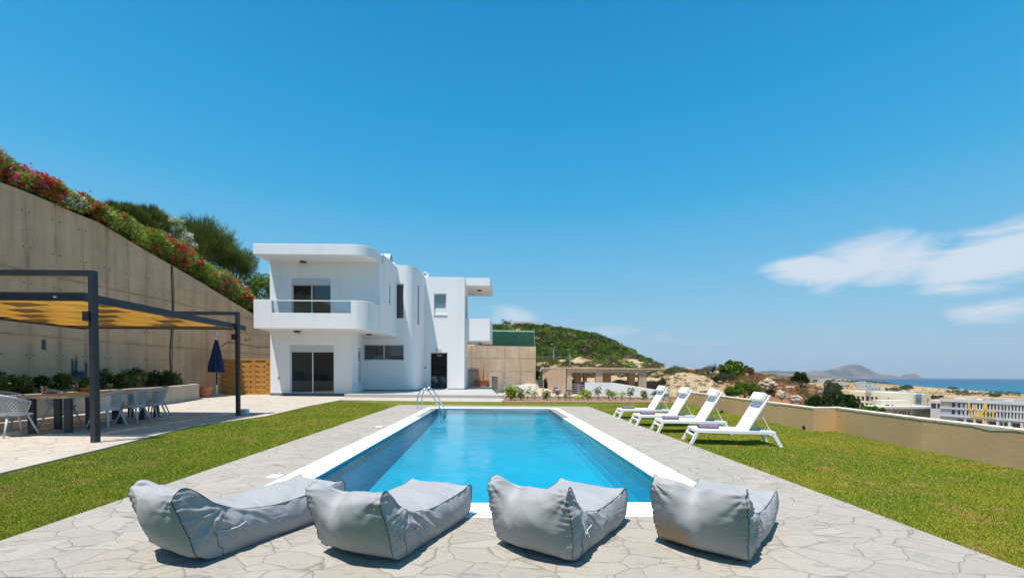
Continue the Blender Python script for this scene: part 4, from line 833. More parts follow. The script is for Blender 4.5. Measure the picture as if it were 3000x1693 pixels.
def fence_panel(px0, px1, lb, mids):
    x0, x1 = sx(px0, YFN), sx(px1, YFN); zt_ = szv((px0+px1)/2, 1051, YFN); t = thing('wooden_fence', lb, 'fence panel', (x0, YFN, .03), 0, 'woven wooden fence panels'); w = x1-x0; h = zt_-.03
    mb = MB(); mb.box(0, .07, -.035, .035, 0, h); mb.box(w-.07, w, -.035, .035, 0, h); mb.box(.071, w-.071, -.035, .035, h-.07, h); mb.box(.071, w-.071, -.035, .035, 0, .07); mb.build('frame', M_FENCE, t, bevel=.004)
    mb = MB(); n = 13; sh = (h-.15)/n; st = [.07]+[w*m_ for m_ in mids]+[w-.07]
    for i in range(n):
        z = .075+i*sh; seg = 10*(len(st)-1); vs = []
        for j in range(seg+1):
            f = j/seg*(len(st)-1); ii = min(int(f), len(st)-2); g_ = f-ii; x = st[ii]+(st[ii+1]-st[ii])*g_; y = -.045*math.sin(math.pi*g_)*(1 if (i+ii) % 2 else -1)
            vs += [(x, y-.006, z), (x, y-.006, z+sh*.94), (x, y+.006, z+sh*.94), (x, y+.006, z)]
        mb.add(vs, [(a*4+k, a*4+(k+1) % 4, a*4+4+(k+1) % 4, a*4+4+k) for a in range(seg) for k in range(4)])
    mb.build('slat', M_FENCE, t); 
    for m_ in mids: MB().box(w*m_-.02, w*m_+.02, -.016, .016, .075, h-.075).build('stake', M_FENCE, t)
fence_panel(622, 742.5, 'wide woven wooden fence panel behind the blue parasol', [.35, .68]); fence_panel(743.5, 793, 'narrow woven wooden fence panel against the house corner', [.72])
# ================================================================ RAILINGS
r0, r1 = Vector((-1.49, 30.9, .2)), Vector((-.80, 23.1, .2)); rl = thing('terrace_railing', 'grey metal railing with upright bars along the terrace edge', 'railing')
mb = MB(); nb = 16
for i in range(nb+1): p = r0.lerp(r1, i/nb); mb.bar(p, p+Vector((0, 0, .98)), .02 if i < nb else .05, .02)
M_RAILD = plain('dark_grey_rail', (.13, .125, .125), .5, .3); mb.build('baluster', M_RAILD, rl); MB().bar(r0+Vector((0, 0, 1.0)), r1+Vector((0, 0, 1.0)), .05, .05).build('handrail', M_GALV, rl)
sr = thing('stair_railing', 'sloping grey handrail going down beside the low white wall', 'railing'); a, b = r1+Vector((.05, 0, .97)), D(1582, 1167, 23.1)
MB().tube([a, b], .028, 8).build('handrail', M_GALV, sr)
for k in (.28, .54, .80): MB().tube([a-Vector((0, 0, k)), b-Vector((0, 0, k))], .012, 6).build('lower_rail', M_GALV, sr)
for f in (.29, .8): p = a.lerp(b, f); MB().bar(p, p-Vector((0, 0, 1.15)), .045, .045).build('post', M_GALV, sr)
def rail_run(lb, pts, tops_, n, name='garden_railing'):
    t = thing(name, lb, 'railing')
    for a, b in zip(pts, pts[1:]):
        for i in range(n): z = tops_*(1-i/n); MB().bar(Vector(a)+Vector((0, 0, z)), Vector(b)+Vector((0, 0, z)), .03, .03).build('rail', M_GALV, t)
    for p in pts: MB().bar(Vector(p)-Vector((0, 0, .3)), Vector(p)+Vector((0, 0, tops_)), .05, .05).build('post', M_GALV, t)
YR = 27
def at(px, py, Y): return D(px, py, Y)
pR = [at(1619, 1155, 29), at(1655, 1156, 28.3), at(1694, 1160, 27), at(1719, 1165, 26.2)]
rail_run('grey railing with seven thin bars left of the white garden wall', [(p.x, p.y, p.z) for p in pR], 33/FPX*28, 6)
pL = [at(1570, 1146, 34), at(1592, 1148, 32)]; rail_run('short grey railing at the corner of the bare concrete wall', [(p.x, p.y, p.z) for p in pL], 33/FPX*33, 6)
# ================================================================ CONCRETE PAVILION
YP = 33.0; pv = thing('concrete_pavilion', 'unfinished concrete pavilion with a flat roof below the sandy hill', 'pavilion'); M_PAV = mat_concrete('pavilion_concrete', (.55, .42, .29), False); zp = lambda py: szv(1750, py, YP)
rx0, rx1 = sx(1659, YP), sx(1952, YP); xb1 = sx(1896, YP)
mb = MB(); mb.add([(rx0, YP, zp(1080)), (rx1, YP, zp(1082)), (rx1+1.5, YP+5, zp(1082)), (rx0-1.7, YP+5.2, zp(1080)), (rx0, YP, zp(1075.5)), (rx1, YP, zp(1077.5)), (rx1+1.5, YP+5, zp(1077.5)), (rx0-1.7, YP+5.2, zp(1075.5))], [(0,3,2,1), (4,5,6,7), (0,1,5,4), (1,2,6,5), (2,3,7,6), (3,0,4,7)]); mb.build('roof', M_PAV, pv)
MB().box(rx0+.08, xb1, YP+.12, YP+.42, zp(1091.5), zp(1080)-.004).build('front_beam', M_PAV, pv)
def pier(px0, px1, y0=YP+.15, dp=.4): MB().box(sx(px0, y0), sx(px1, y0), y0, y0+dp, -2.6, zp(1091.5)-.004 if y0 < YP+.5 else zp(1080)-.01).build('pier', M_PAV, pv)
pier(1661, 1677); pier(1747, 1767); pier(1874, 1896)
for a, b in ((1684, 1704), (1711, 1721), (1768, 1792), (1843, 1862)): pier(a, b, YP+2.2, .5)
mb = MB(); mb.prism([(sx(1652, YP), YP), (sx(1659, YP), YP), (sx(1659, YP)-.5, YP+5), (sx(1652, YP)-1.3, YP+5)], -2.6, zp(1080)-.02); mb.build('side_wall', M_PAV, pv)
mb = MB(); mb.add([(sx(1618, YP+5.2), YP+5.1, zp(1090)), (rx0, YP+.1, zp(1081)), (rx0, YP+.1, zp(1077)), (sx(1618, YP+5.2), YP+5.1, zp(1081))], [(0,1,2,3)]); o = mb.build('wing_slab', M_PAV, pv); sd = o.modifiers.new('s', 'SOLIDIFY'); sd.thickness = .15
# parked car, mostly hidden behind the railing
cc = at(1651, 1150, 36); car = thing('parked_car', 'dark blue car parked behind the grey railing beside the pavilion', 'car', (cc.x, cc.y, cc.z-.35), 1.45)
prof = [(-2, .25), (-2.02, .7), (-1.7, .85), (-1.0, .92), (-.55, 1.38), (.75, 1.42), (1.35, .98), (1.95, .88), (2.0, .3)]; mb = MB(); n = len(prof)
mb.add([(x, -.8*(1 if z < .95 else .85), z) for x, z in prof]+[(x, .8*(1 if z < .95 else .85), z) for x, z in prof], [tuple(range(n)), tuple(reversed(range(n, 2*n)))]+[(i, n+i, n+(i+1) % n, (i+1) % n) for i in range(n)])
mb.build('body', plain('navy_car_paint', (.015, .03, .09), .25, var=.02), car, bevel=.05); mb = MB(); mb.add([(-.98, -.62, .97), (-.98, .62, .97), (-.6, .58, 1.34), (-.6, -.58, 1.34)], [(0,1,2,3)]); mb.add([(-.45, s*.705, 1.3) for s in (1,)]+[(.7, .705, 1.33), (1.15, .75, 1.0), (-.9, .75, .98)], [(0,1,2,3)]); mb.build('window', M_DARK, car)
for a in (-1.25, 1.25):
    for b in (-.78, .78): MB().tube([(a, b-.09, .32), (a, b+.09, .32)], .32, 18).build('wheel', M_DARK, car)
for b in (-.55, .55): MB().box(-2.06, -1.98, b-.14, b+.14, .6, .74).build('headlight', M_WHITE, car)
# ================================================================ SUN LOUNGERS
M_SLING = plain('white_sling', (.80, .80, .79), .7, var=.02); M_CUSH = plain('cream_cushion', (.80, .775, .73), .85, var=.04, bump=.3, bscale=25)
def make_lounger():
    L, Wd, zs = 1.42, .64, .29; t = thing('sun_lounger', 'x', 'sun lounger'); k = .035
    mb = MB(); mb.bar((0, .02, zs-.03), (L, .02, zs-.03), .03, .06); mb.bar((0, Wd-.02, zs-.03), (L, Wd-.02, zs-.03), .03, .06); mb.bar((.016, .036, zs-.03), (.016, Wd-.036, zs-.03), .03, .055); mb.bar((L-.016, .036, zs-.03), (L-.016, Wd-.036, zs-.03), .03, .055); mb.build('frame', M_WHITE, t, bevel=.004)
    for x0, x1 in ((.03, -.09), (L-.03, L+.10)):
        for y0, y1 in ((.02, .0), (Wd-.02, Wd)): MB().bar((x0, y0, zs-.061), (x1, y1, .0), .03, .06).build('leg', M_WHITE, t, bevel=.004)
    MB().bar((-.02, .036, .17), (-.02, Wd-.036, .17), .05, .03).build('front_stretcher', M_WHITE, t); MB().bar((L+.04, .036, .17), (L+.04, Wd-.036, .17), .03, .03).build('rear_stretcher', M_WHITE, t)
    MB().box(.035, .95, .036, Wd-.036, zs-.012, zs-.004).build('seat_sling', M_SLING, t)
    a = math.radians(60); pv_ = Vector((.94, 0, zs)); d = Vector((math.cos(a), 0, math.sin(a))); BL = .765; n = Vector((-math.sin(a), 0, math.cos(a)))
    mb = MB()
    for y in (.055, Wd-.055): mb.bar(pv_+Vector((0, y, 0)), pv_+Vector((0, y, 0))+d*BL, .045, .03, up=n)
    mb.bar(pv_+d*(BL-.015)+Vector((0, .078, 0)), pv_+d*(BL-.015)+Vector((0, Wd-.078, 0)), .03, .03); mb.build('backrest_frame', M_WHITE, t, bevel=.004)
    def slab(u0, u1, y0, y1, n0, n1, nm, mat, bev=0, parent=t):
        P = [pv_+d*u+n*k_+Vector((0, y, 0)) for u, k_ in ((u0, n0), (u1, n0), (u1, n1), (u0, n1)) for y in (y0, y1)]
        mb = MB(); mb.add(P, [(0,1,3,2), (2,3,5,4), (4,5,7,6), (6,7,1,0), (0,2,4,6), (1,7,5,3)]); return mb.build(nm, mat, parent, bevel=bev)
    slab(.0, BL-.03, .08, Wd-.08, .0, .008, 'back_sling', M_SLING); pl_ = slab(BL-.17, BL+.0, .085, Wd-.085, .022, .115, 'pillow', M_CUSH, .02)
    mb = MB(); top = pv_+d*.42
    for y in (.075, Wd-.075): mb.tube([(top.x+.02, y, top.z-.02), (1.36, y, zs-.03)], .009, 6)
    mb.tube([(1.36, .075, zs-.03), (1.36, Wd-.075, zs-.03)], .009, 6); mb.build('support_strut', M_WHITE, t)
    mb = MB(); 
    for y in (.05, Wd-.05):
        mb = MB(); mb.bar((1.16, y, zs+.005), (1.38, y, zs+.005), .02, .012)
        for q in range(4): mb.bar((1.18+q*.05, y, zs+.01), (1.18+q*.05+.01, y, zs+.035), .01, .01)
        mb.build('notched_rail', M_WHITE, t)
    MB().lathe([(.009, 0), (.009, .01)], 10, (-.045, Wd/2, .165)).build('screw_cap', M_DARK, t)
    return t
lg = make_lounger(); LG = 'white sun loungers in a row on the right lawn'; LN = []
for i, (px, py, ang, nm, sc) in enumerate([(1822, 1199, 0, 'farthest', 1.04), (1873.4, 1216.5, -1, 'second farthest', 1.01), (1938.7, 1231.5, -5.5, 'second nearest', 1.0), (2038.8, 1258, -9.5, 'nearest', .98)]):
    g = G(px, py, .29); o = lg if i == 0 else dup(lg); o.location = (g.x, g.y, .0); o.rotation_euler = (0, 0, math.radians(ang)); o.scale = (sc, 1, 1); tag(o, 'white sun lounger %s from the viewer in the row on the lawn' % nm if 'second' in nm else '%s white sun lounger of the row on the right lawn' % nm, 'sun lounger', LG); LN.append(o)
M_TOWEL = plain('mauve_towel', (.165, .125, .20), .95, var=.2, scale=14, bump=.9, bscale=90)
def towel_mesh():
    # flattened spiral roll along x
    vs = []; turns = 2.6; nS = 90; nx = 14; L = .36; th = .006
    prof = []
    for i in range(nS+1):
        f = i/nS; a = f*turns*2*math.pi; r = .012+.058*f; y = r*math.cos(a)*1.55; z = r*math.sin(a)*.62; prof.append((y, z))
    zmin = min(z for _, z in prof); out = []
    for i, (y, z) in enumerate(prof):
        for j in range(nx+1): x = (j/nx-.5)*L; out.append((x+.004*math.sin(i*.7+j), y+.003*math.sin(j*1.3+i*.2), z-zmin+.004+.003*math.sin(j*2+i*.15)))
    mb = MB(); mb.add(out, [(i*(nx+1)+j, i*(nx+1)+j+1, (i+1)*(nx+1)+j+1, (i+1)*(nx+1)+j) for i in range(nS) for j in range(nx)]); return mb
tw0 = None
for i, (o, lb) in enumerate(zip(LN, ('farthest', 'second farthest', 'second nearest', 'nearest'))):
    M4 = Matrix.Translation(o.location) @ Matrix.Rotation(o.rotation_euler.z, 4, 'Z'); p = M4 @ Vector((.28+.02*(i % 2), .33, .287))
    if tw0 is None: tw0 = t_ = towel_mesh().build('rolled_towel', M_TOWEL, smooth=True, fix=False); sd = t_.modifiers.new('s', 'SOLIDIFY'); sd.thickness = .007; 
    else: t_ = tw0.copy(); COL.objects.link(t_)
    t_.location = p; t_.rotation_euler = (0, 0, o.rotation_euler.z-.06-.05*(i % 3)); tag(t_, 'rolled mauve towel on the %s sun lounger' % lb, 'towel', 'rolled mauve towels on the loungers')
for px, py, lb in ((2111, 1206, 'dark round spotlight by the wall behind the third lounger'), (2360, 1255, 'dark round spotlight at the parapet corner beside the nearest lounger'), (1966, 1174, 'dark round spotlight by the wall beyond the farthest lounger')):
    g = G(px, py+4); t = thing('garden_spotlight', lb, 'spotlight', (g.x, g.y, 0), random.uniform(0, 6), 'garden spotlights along the parapet'); mb = MB()
    mb.lathe([(.01, .0), (.035, .015), (.048, .05), (.046, .075), (.04, .08)], 16, (0, 0, .03)); o = mb.build('lamp_head', M_DARK, t, smooth=True); o.rotation_euler = (.5, .2, 0); MB().tube([(0, 0, -.03), (0, 0, .05)], .01, 6).build('spike', M_DARK, t)
# ================================================================ BEANBAG LOUNGERS
def mat_bag(name, stain=False):
    m = MT(name); v = m.co('Object'); a = m.noise(1.5, 4, vec=v); weave = m.noise(180, 2, vec=v)
    c = m.mix(m.ramp(a, (.3, 0.0), (.7, 1.0)), (.31, .313, .322), (.345, .348, .36))
    if stain:
        s = m.n('ShaderNodeSeparateXYZ'); m.l(v, s.inputs[0]); d = m.n('ShaderNodeVectorMath', operation='DISTANCE'); sc = m.n('ShaderNodeMapping'); m.l(v, sc.inputs[0]); sc.inputs['Scale'].default_value = (.6, 1, 1.3); m.l(sc.outputs[0], d.inputs[0]); d.inputs[1].default_value = (-.03, .22, .11)
        k = m.ramp(m.math('ADD', d.outputs['Value'], m.math('MULTIPLY', m.math('SUBTRACT', m.noise(7, 5, .65, vec=v), .5), .30)), (.12, .75), (.25, 0.0)); c = m.mix(k, c, (.33, .20, .105))
        sp = m.ramp(m.noise(22, 3, .6, vec=v), (.66, 0.0), (.74, .6)); c = m.mix(m.math('MULTIPLY', sp, m.ramp(s.outputs[2], (.0, 1.0), (.25, 0.0))), c, (.12, .09, .06))
    m.P(Base_Color=c, Roughness=.62, Specular_IOR_Level=.3); m.bump(m.math('ADD', m.math('MULTIPLY', weave, .25), m.noise(9, 3, vec=v)), .25, .006); return m.m
M_BAG = mat_bag('grey_outdoor_fabric'); M_BAGST = mat_bag('stained_grey_fabric', True); M_PIPE = plain('dark_piping', (.055, .06, .07), .6, var=.1); M_PIPEL = plain('pale_piping', (.52, .54, .58), .6, var=.03)
ZT = [(0, .535), (.06, .53), (.12, .475), (.2, .375), (.32, .285), (.5, .243), (.68, .245), (.85, .255), (.95, .27), (1, .262)]
def cub(xs, ys, x):
    t = np.interp(x, xs, range(len(xs))); i = int(min(max(math.floor(t), 0), len(xs)-2)); f = t-i; g = lambda k: ys[min(max(k, 0), len(ys)-1)]
    return .5*((2*g(i))+(-g(i-1)+g(i+1))*f+(2*g(i-1)-5*g(i)+4*g(i+1)-g(i+2))*f*f+(-g(i-1)+3*g(i)-3*g(i+1)+g(i+2))*f**3)
ZX, ZY = [q[0] for q in ZT], [q[1] for q in ZT]
def bag_point(a, b, c, P):
    """cube (a: back -1 .. foot +1, b: right -1 .. left +1, c: bottom -1 .. top +1) -> bag; x = length, y = width, z = up"""
    L, W, Hs, seed = P['L'], P['W'], P['H'], P['seed']
    # round the edges that carry no seam (all edges across the width)
    r = .34; aa, cc = a, c; da, dc = abs(a)-(1-r), abs(c)-(1-r)
    if da > 0 and dc > 0:
        m = max(da, dc); h = math.hypot(da, dc)
        if h > 1e-9:
            k = m/h; ext = .93 if (a < 0 and c > 0) else .9
            kk = 1-(1-k)*ext; aa = math.copysign((1-r)+da*kk, a); cc = math.copysign((1-r)+dc*kk, c)
    s = (aa+1)/2; t = (cc+1)/2
    zt = cub(ZX, ZY, s)*Hs; b2 = 1-b*b
    ear = abs(b)**3
    top = zt*(1+.0) + (-.085*P['sag'])*b2*math.exp(-(s/.16)**2) + .062*b2**.8*math.exp(-((s-.66)/.30)**2)*P.get('puff', 1) - .012*b2*math.exp(-((s-1)/.1)**2)
    top -= .030*abs(b)**10*math.exp(-(s/.05)**2); top += .012*ear*math.exp(-(s/.10)**2) + .035*abs(b)**6*math.exp(-((1-s)/.07)**2)*P['toe']
    x0 = .02+(L-.05)*s; x1 = -.17*P['lean']+(L+.17*P['lean']+.02)*s
    x = x0+(x1-x0)*t
    back = math.exp(-(s/.12)**2)
    x += back*(-.085*b2*math.sin(math.pi*min(1, t*1.02)**1.15) + .07*b2*t**3*P['sag'])
    x += math.exp(-((1-s)/.10)**2)*(.06*b2*math.sin(math.pi*t))
    bul = 1.0+.10*math.sin(math.pi*t)*(1-.55*abs(aa)**4)-.05*(1-t)**3-.03*t**4-.05*math.exp(-((s-.3)/.15)**2)*t
    y = W/2*b*bul*(1-.04*math.exp(-((s-.35)/.2)**2))
    dp = math.exp(-((b-P['dip'])/.34)**2)*back; top -= .060*dp*P['dd']; x += .085*dp*t*t*P['dd']
    z = top*t + .0
    y += P['twist']*(t-.4)*back*.5
    return Vector((x, y, max(z, .0)))
def bag_wrinkle(a, b, c, p, n, P):
    sd = P['seed']; d = 0.0
    q = Vector((p.x*3.1+sd, p.y*3.1, p.z*3.1)); d += .010*mnoise.fractal(q, 1, 2, 2)
    q2 = Vector((p.x*7+sd*2, p.y*7, p.z*7)); d += .004*(1-2*abs(mnoise.noise(q2)))
    # puckers running off the upright back seams and down from the seat seam
    ra = mnoise.noise(Vector((p.x*6, p.y*6, p.z*4+sd))); 
    if abs(b) > .999 or a < -.999 or True:
        seam = 0; dist_ = 9.0
        if a < -.6 and abs(b) < .999: dist_ = (1-abs(b))*P['W']*.5+max(0, 1+a)*.5*P['L']
        if abs(b) > .999: dist_ = (1+a)*.5*P['L']
        if a < -.6: dist = (1-abs(b))*P['W']*.5 if a <= -.999 else (1+a)*P['L']*.5*.9; seam = math.exp(-max(dist, 0)/.065)
        if abs(b) > .999 and a < -.2: seam = max(seam, math.exp(-(1+a)*.5*P['L']/.10))
        wz = math.sin(p.z*2*math.pi/.040+ra*4+(p.x+p.y)*6)*(.55+.9*mnoise.noise(Vector((sd, p.z*9, 3)))); pl = math.exp(-max(dist_, 0)/.032); d += .0085*pl*wz*min(1, p.z/.05); wz = mnoise.noise(Vector((sd, p.z*20+ra*1.6, p.x*3+p.y*3))); d += .0125*seam*wz*(1 if p.z > .03 else .3)
    if abs(b) > .999:
        f = (p.x*.9+p.z*1.0); w = mnoise.noise(Vector((f*11+sd, (p.z-p.x*.35)*3.5, sd))); e = (1-abs(w))**3; d += .026*(e-.35)*math.exp(-((p.x-.22)/.26)**2)*min(1, p.z/.08)
        w = mnoise.noise(Vector((p.x*17+sd, p.z*4+ra, 2*sd))); d += .013*w*math.exp(-max(0, .25-p.z)/.08)*min(1, p.x/.3)
        w = 1-abs(mnoise.noise(Vector((p.x*3+sd, p.z*22+p.x*4, 1)))) ; d -= .006*w**6*math.exp(-((p.z-.12)/.06)**2)*(1 if p.x > .35 else .3)
    if a <= -.999:
        w = 1-abs(mnoise.noise(Vector((p.y*4.5+p.z*3.5+sd, p.z*3-p.y*2, sd*3)))); d -= .010*(w**8)*min(1, p.z/.12)*max(0, abs(b)-.35); 
        w = mnoise.noise(Vector((p.y*3+sd, p.z*3, 7))); d += .008*w
        for s_ in (-1, 1):
            vy, vz = p.y-s_*P['W']*.5, p.z-.50; rr_ = math.hypot(vy, vz); th = math.atan2(vz, vy*s_); w = mnoise.noise(Vector((th*3.4+s_*5+sd, rr_*1.5, sd))); d += .020*w*math.exp(-rr_/.20)*min(1, rr_/.05)
    if abs(b) > .999:
        vx, vz = p.x-.20, p.z-.34; rr_ = math.hypot(vx, vz); th = math.atan2(vz, vx); w = 1-abs(mnoise.noise(Vector((th*3.2+sd*1.3, rr_*1.2, sd+b)))); d += .018*(w**4-.3)*math.exp(-((rr_-.16)/.13)**2)
    if c >= .999:
        w = 1-abs(mnoise.noise(Vector((p.x*9+sd, p.y*2.5, 5)))); d -= .011*w**5*(.35+.65*b*b); w = mnoise.noise(Vector((p.x*4+sd, p.y*9, 3))); d += .006*w*math.exp(-((p.x-.05)/.2)**2)
    edge = 1.0
    for k in (abs(a), abs(c)):
        pass
    eb = 1-abs(b) if (abs(a) >= .999 or abs(c) >= .999) else min(1-abs(a), 1-abs(c))
    if abs(b) > .999: edge = min(1, (1-abs(c))/.08) if True else 1
    else: edge = min(1, (1-abs(b))/.06)
    return d*edge*P.get('wr', 1)
def make_bag(name, label, px_bl, px_br, P, mat):
    bl, br = G(*px_bl), G(*px_br); wv = (bl-br); W = wv.length; P['W'] = W*1.02; yd = wv.normalized(); xd = Vector((yd.y, -yd.x, 0)); 
    if xd.y < 0: xd = -xd
    ang = math.atan2(xd.y, xd.x); o0 = (bl+br)/2; t = thing('beanbag_lounger', label, 'beanbag', (o0.x, o0.y, .026), ang, 'grey beanbag loungers in a row at the near pool edge')
    NA, NB, NC = 130, 80, 64; mb = MB(); idx = {}
    def vid(i, j, k):
        key = (i, j, k)
        if key in idx: return idx[key]
        a, b, c = i/NA*2-1, j/NB*2-1, k/NC*2-1
        p = bag_point(a, b, c, P); idx[key] = len(mb.v); mb.v.append(p); key_abc.append((a, b, c)); return idx[key]
    key_abc = []
    def face(f, n1, n2):
        for u in range(n1):
            for w in range(n2): mb.f.append(tuple(vid(*f(*q)) for q in ((u, w), (u+1, w), (u+1, w+1), (u, w+1)))); mb.m.append(0)
    face(lambda u, w: (0, u, w), NB, NC); face(lambda u, w: (NA, w, u), NC, NB); face(lambda u, w: (u, w, NC), NA, NB); face(lambda u, w: (w, u, 0), NB, NA); face(lambda u, w: (u, 0, w), NA, NC); face(lambda u, w: (w, NB, u), NC, NA)
    import bmesh
    me = bpy.data.meshes.new('tmp'); me.from_pydata(mb.v, [], mb.f); bm = bmesh.new(); bm.from_mesh(me); bmesh.ops.recalc_face_normals(bm, faces=bm.faces); bm.normal_update(); bm.verts.ensure_lookup_table()
    for v, (a, b, c) in zip(bm.verts, key_abc): mb.v[v.index] = tuple(Vector(mb.v[v.index])+v.normal*bag_wrinkle(a, b, c, Vector(mb.v[v.index]), v.normal, P))
    bm.free(); mb.v = [(x, y, max(z, 0)) for x, y, z in mb.v]
    mb.build('cover', mat, t, smooth=True)
    def path(f, n): return [Vector(mb.v[idx[f(i)]]) for i in range(n+1)]
    def pipe(pts, r=.0024, nm='piping', mt=M_PIPE):
        q = []
        for i, p in enumerate(pts): q.append(p if i in (0, len(pts)-1) else (pts[i-1]+p*2+pts[i+1])/4)
        MB().tube(q, r, 6).build(nm, mt, t, smooth=True)
    for j in (0, NB):
        pts = path(lambda i: (i, j, NC), NA); pts = path(lambda i: (0, j, 2+i), NC-2)+pts[1:]+list(reversed(path(lambda i: (NA, j, 3+i), NC-3)))[1:]
        s = -1 if j == 0 else 1; pipe([p+Vector((0, s*.0025, 0)) for p in pts])
    # slanted pocket on the right side
    pk = []; 
    for i in range(13):
        f = i/12; ia = int((.13+.19*f)*NA); kc = int((.42+.26*f-.05*math.sin(f*math.pi))*NC); pk.append(Vector(mb.v[idx[(ia, 0, kc)]])+Vector((0, -.004, 0)))
    pipe(pk, .0042, 'pocket_trim', M_PIPEL)
    pv_ = [Vector(mb.v[idx[(int(.13*NA), 0, k)]])+Vector((0, -.002, 0)) for k in range(2, int(.42*NC))]; pipe(pv_, .0018, 'pocket_seam', M_PIPE)
    return t
make_bag('b', 'leftmost grey beanbag lounger, its long foot stretching behind the next one', (447, 1625), (577, 1670), dict(L=1.22, H=1.04, seed=3.3, sag=.22, toe=1, lean=1.0, twist=.02, dip=.62, dd=.7), M_BAG)
make_bag('b', 'second grey beanbag lounger from the left, right of the longest one', (947, 1627), (1150, 1672), dict(L=1.10, H=1.02, seed=8.1, sag=.45, toe=1, lean=1.0, twist=.0, dip=.38, dd=1.25), M_BAG)
make_bag('b', 'third grey beanbag lounger from the left, with a tall rounded ear at its left corner', (1456, 1608), (1673, 1673), dict(L=1.04, H=1.06, seed=14.7, sag=.7, toe=1.4, lean=.7, twist=-.01, dip=.5, dd=1.1), M_BAG)
make_bag('b', 'rightmost grey beanbag lounger with a brown dirt stain low on its back', (1926, 1600), (2190, 1673), dict(L=1.06, H=1.05, seed=21.9, sag=.45, toe=1.2, lean=.9, twist=.0, dip=.1, dd=1.2), M_BAGST)
# ================================================================ VEGETATION
def nrm(a): return a/np.maximum(np.linalg.norm(a, axis=1, keepdims=True), 1e-9)
def leaves(P, A, L, Wd, rng, droop=0.0):
    """one rhombic leaf per row; P base, A axis, L length, Wd width"""
    n = len(P); A = nrm(A); S = nrm(np.cross(A, rng.normal(size=(n, 3)))); L = np.broadcast_to(L, n)[:, None]; Wd = np.broadcast_to(Wd, n)[:, None]
    dz = np.array([0, 0, -1.0])*droop*L; V = np.stack([P, P+A*L*.45+S*Wd/2, P+A*L+dz, P+A*L*.45-S*Wd/2], 1).reshape(-1, 3); F = np.arange(n*4).reshape(n, 4); return V, F
def join(parts):
    Vs, Fs, Ms, b = [], [], [], 0
    for V, F, m in parts: Vs.append(V); Fs.append(F+b); Ms.append(np.full(len(F), m)); b += len(V)
    return np.concatenate(Vs), np.concatenate(Fs), np.concatenate(Ms)
def clumps(c, r, K, rng, rc=(.25, .45), shell=.55, lo=-.3):
    """clump centres inside an ellipsoid"""
    D_ = nrm(rng.normal(size=(K*3, 3))); D_ = D_[D_[:, 2] > lo][:K]; rad = shell+(1-shell)*rng.random((len(D_), 1))**.7
    return np.array(c)+D_*rad*np.array(r), rng.uniform(rc[0], rc[1], len(D_))*min(r)
def blob(c, r, K, n, L, Wd, rng, rc=(.25, .45), shell=.5, up=.4, lo=-.3, droop=.1):
    C, R = clumps(c, r, K, rng, rc, shell, lo); i = rng.integers(0, len(C), n); d = nrm(rng.normal(size=(n, 3))); P = C[i]+d*(R[i][:, None])*rng.uniform(.55, 1.0, (n, 1))
    return leaves(P, d+rng.normal(size=(n, 3))*.45+np.array([0, 0, up]), rng.uniform(.7, 1.2, n)*L, rng.uniform(.8, 1.2, n)*Wd, rng, droop)+(C, R)
LM_OLE = leafmat('oleander_leaf', [(0, (.11, .19, .02)), (.4, (.25, .36, .04)), (.8, (.44, .52, .08)), (1, (.54, .48, .15))], .4, .3, 1.5)
LM_DK = leafmat('dark_leaf', [(0, (.018, .045, .010)), (.5, (.035, .08, .014)), (1, (.07, .125, .02))], .4, .2, 1.5)
LM_BUSH = leafmat('bush_leaf', [(0, (.07, .14, .010)), (.5, (.14, .24, .016)), (1, (.24, .35, .03))], .5, .25, .5)
LM_BROOM = leafmat('broom_stem', [(0, (.07, .10, .018)), (.5, (.14, .18, .03)), (1, (.27, .29, .06))], .6, .2, .8)
LM_OLIVE = leafmat('grey_green_leaf', [(0, (.05, .07, .035)), (.5, (.10, .125, .06)), (1, (.17, .19, .10))], .6, .2, .8)
LM_DRY = leafmat('dry_scrub', [(0, (.13, .075, .03)), (.4, (.22, .13, .06)), (.75, (.30, .19, .10)), (1, (.25, .20, .10))], .8, .15, 1.0)
LM_RUST = leafmat('rust_scrub', [(0, (.26, .10, .04)), (.5, (.38, .17, .075)), (1, (.42, .25, .12))], .8, .15, 1.0)
LM_LIME = leafmat('lime_leaf', [(0, (.22, .34, .02)), (.5, (.42, .52, .04)), (1, (.62, .62, .10))], .5, .4, 3)
LM_YOUNG = leafmat('young_leaf', [(0, (.06, .14, .02)), (.5, (.14, .25, .04)), (1, (.38, .44, .16))], .4, .3, 3)
FL_RED = leafmat('crimson_petal', [(0, (.50, .008, .035)), (.5, (.72, .015, .06)), (1, (.85, .06, .12))], .5, .3, 2); FL_PINK = leafmat('pink_petal', [(0, (.65, .03, .18)), (1, (.88, .16, .36))], .5, .3, 2); FL_WHITE = leafmat('white_petal', [(0, (.62, .60, .50)), (1, (.82, .80, .72))], .5, .3, 2)
def flowers(C, R, n, rng, size=.035, up=.5, dirs=None):
    nc = max(3, n//34); i = rng.integers(0, len(C), nc); d = nrm(rng.normal(size=(nc, 3))+np.array([.7, -.5, up])); H_ = C[i]+d*R[i][:, None]*1.08; j = rng.integers(0, nc, n); P = H_[j]+rng.normal(size=(n, 3))*.07
    return leaves(P, rng.normal(size=(n, 3)), size*1.2, size, rng)
def stems(mb, base, C, k, r0, rng):
    for q in C[rng.integers(0, len(C), k)]:
        m_ = (Vector(base)+Vector(q))/2+Vector(rng.normal(size=3)*.06); mb.tube([base, m_, q], [r0, r0*.7, r0*.3], 5)
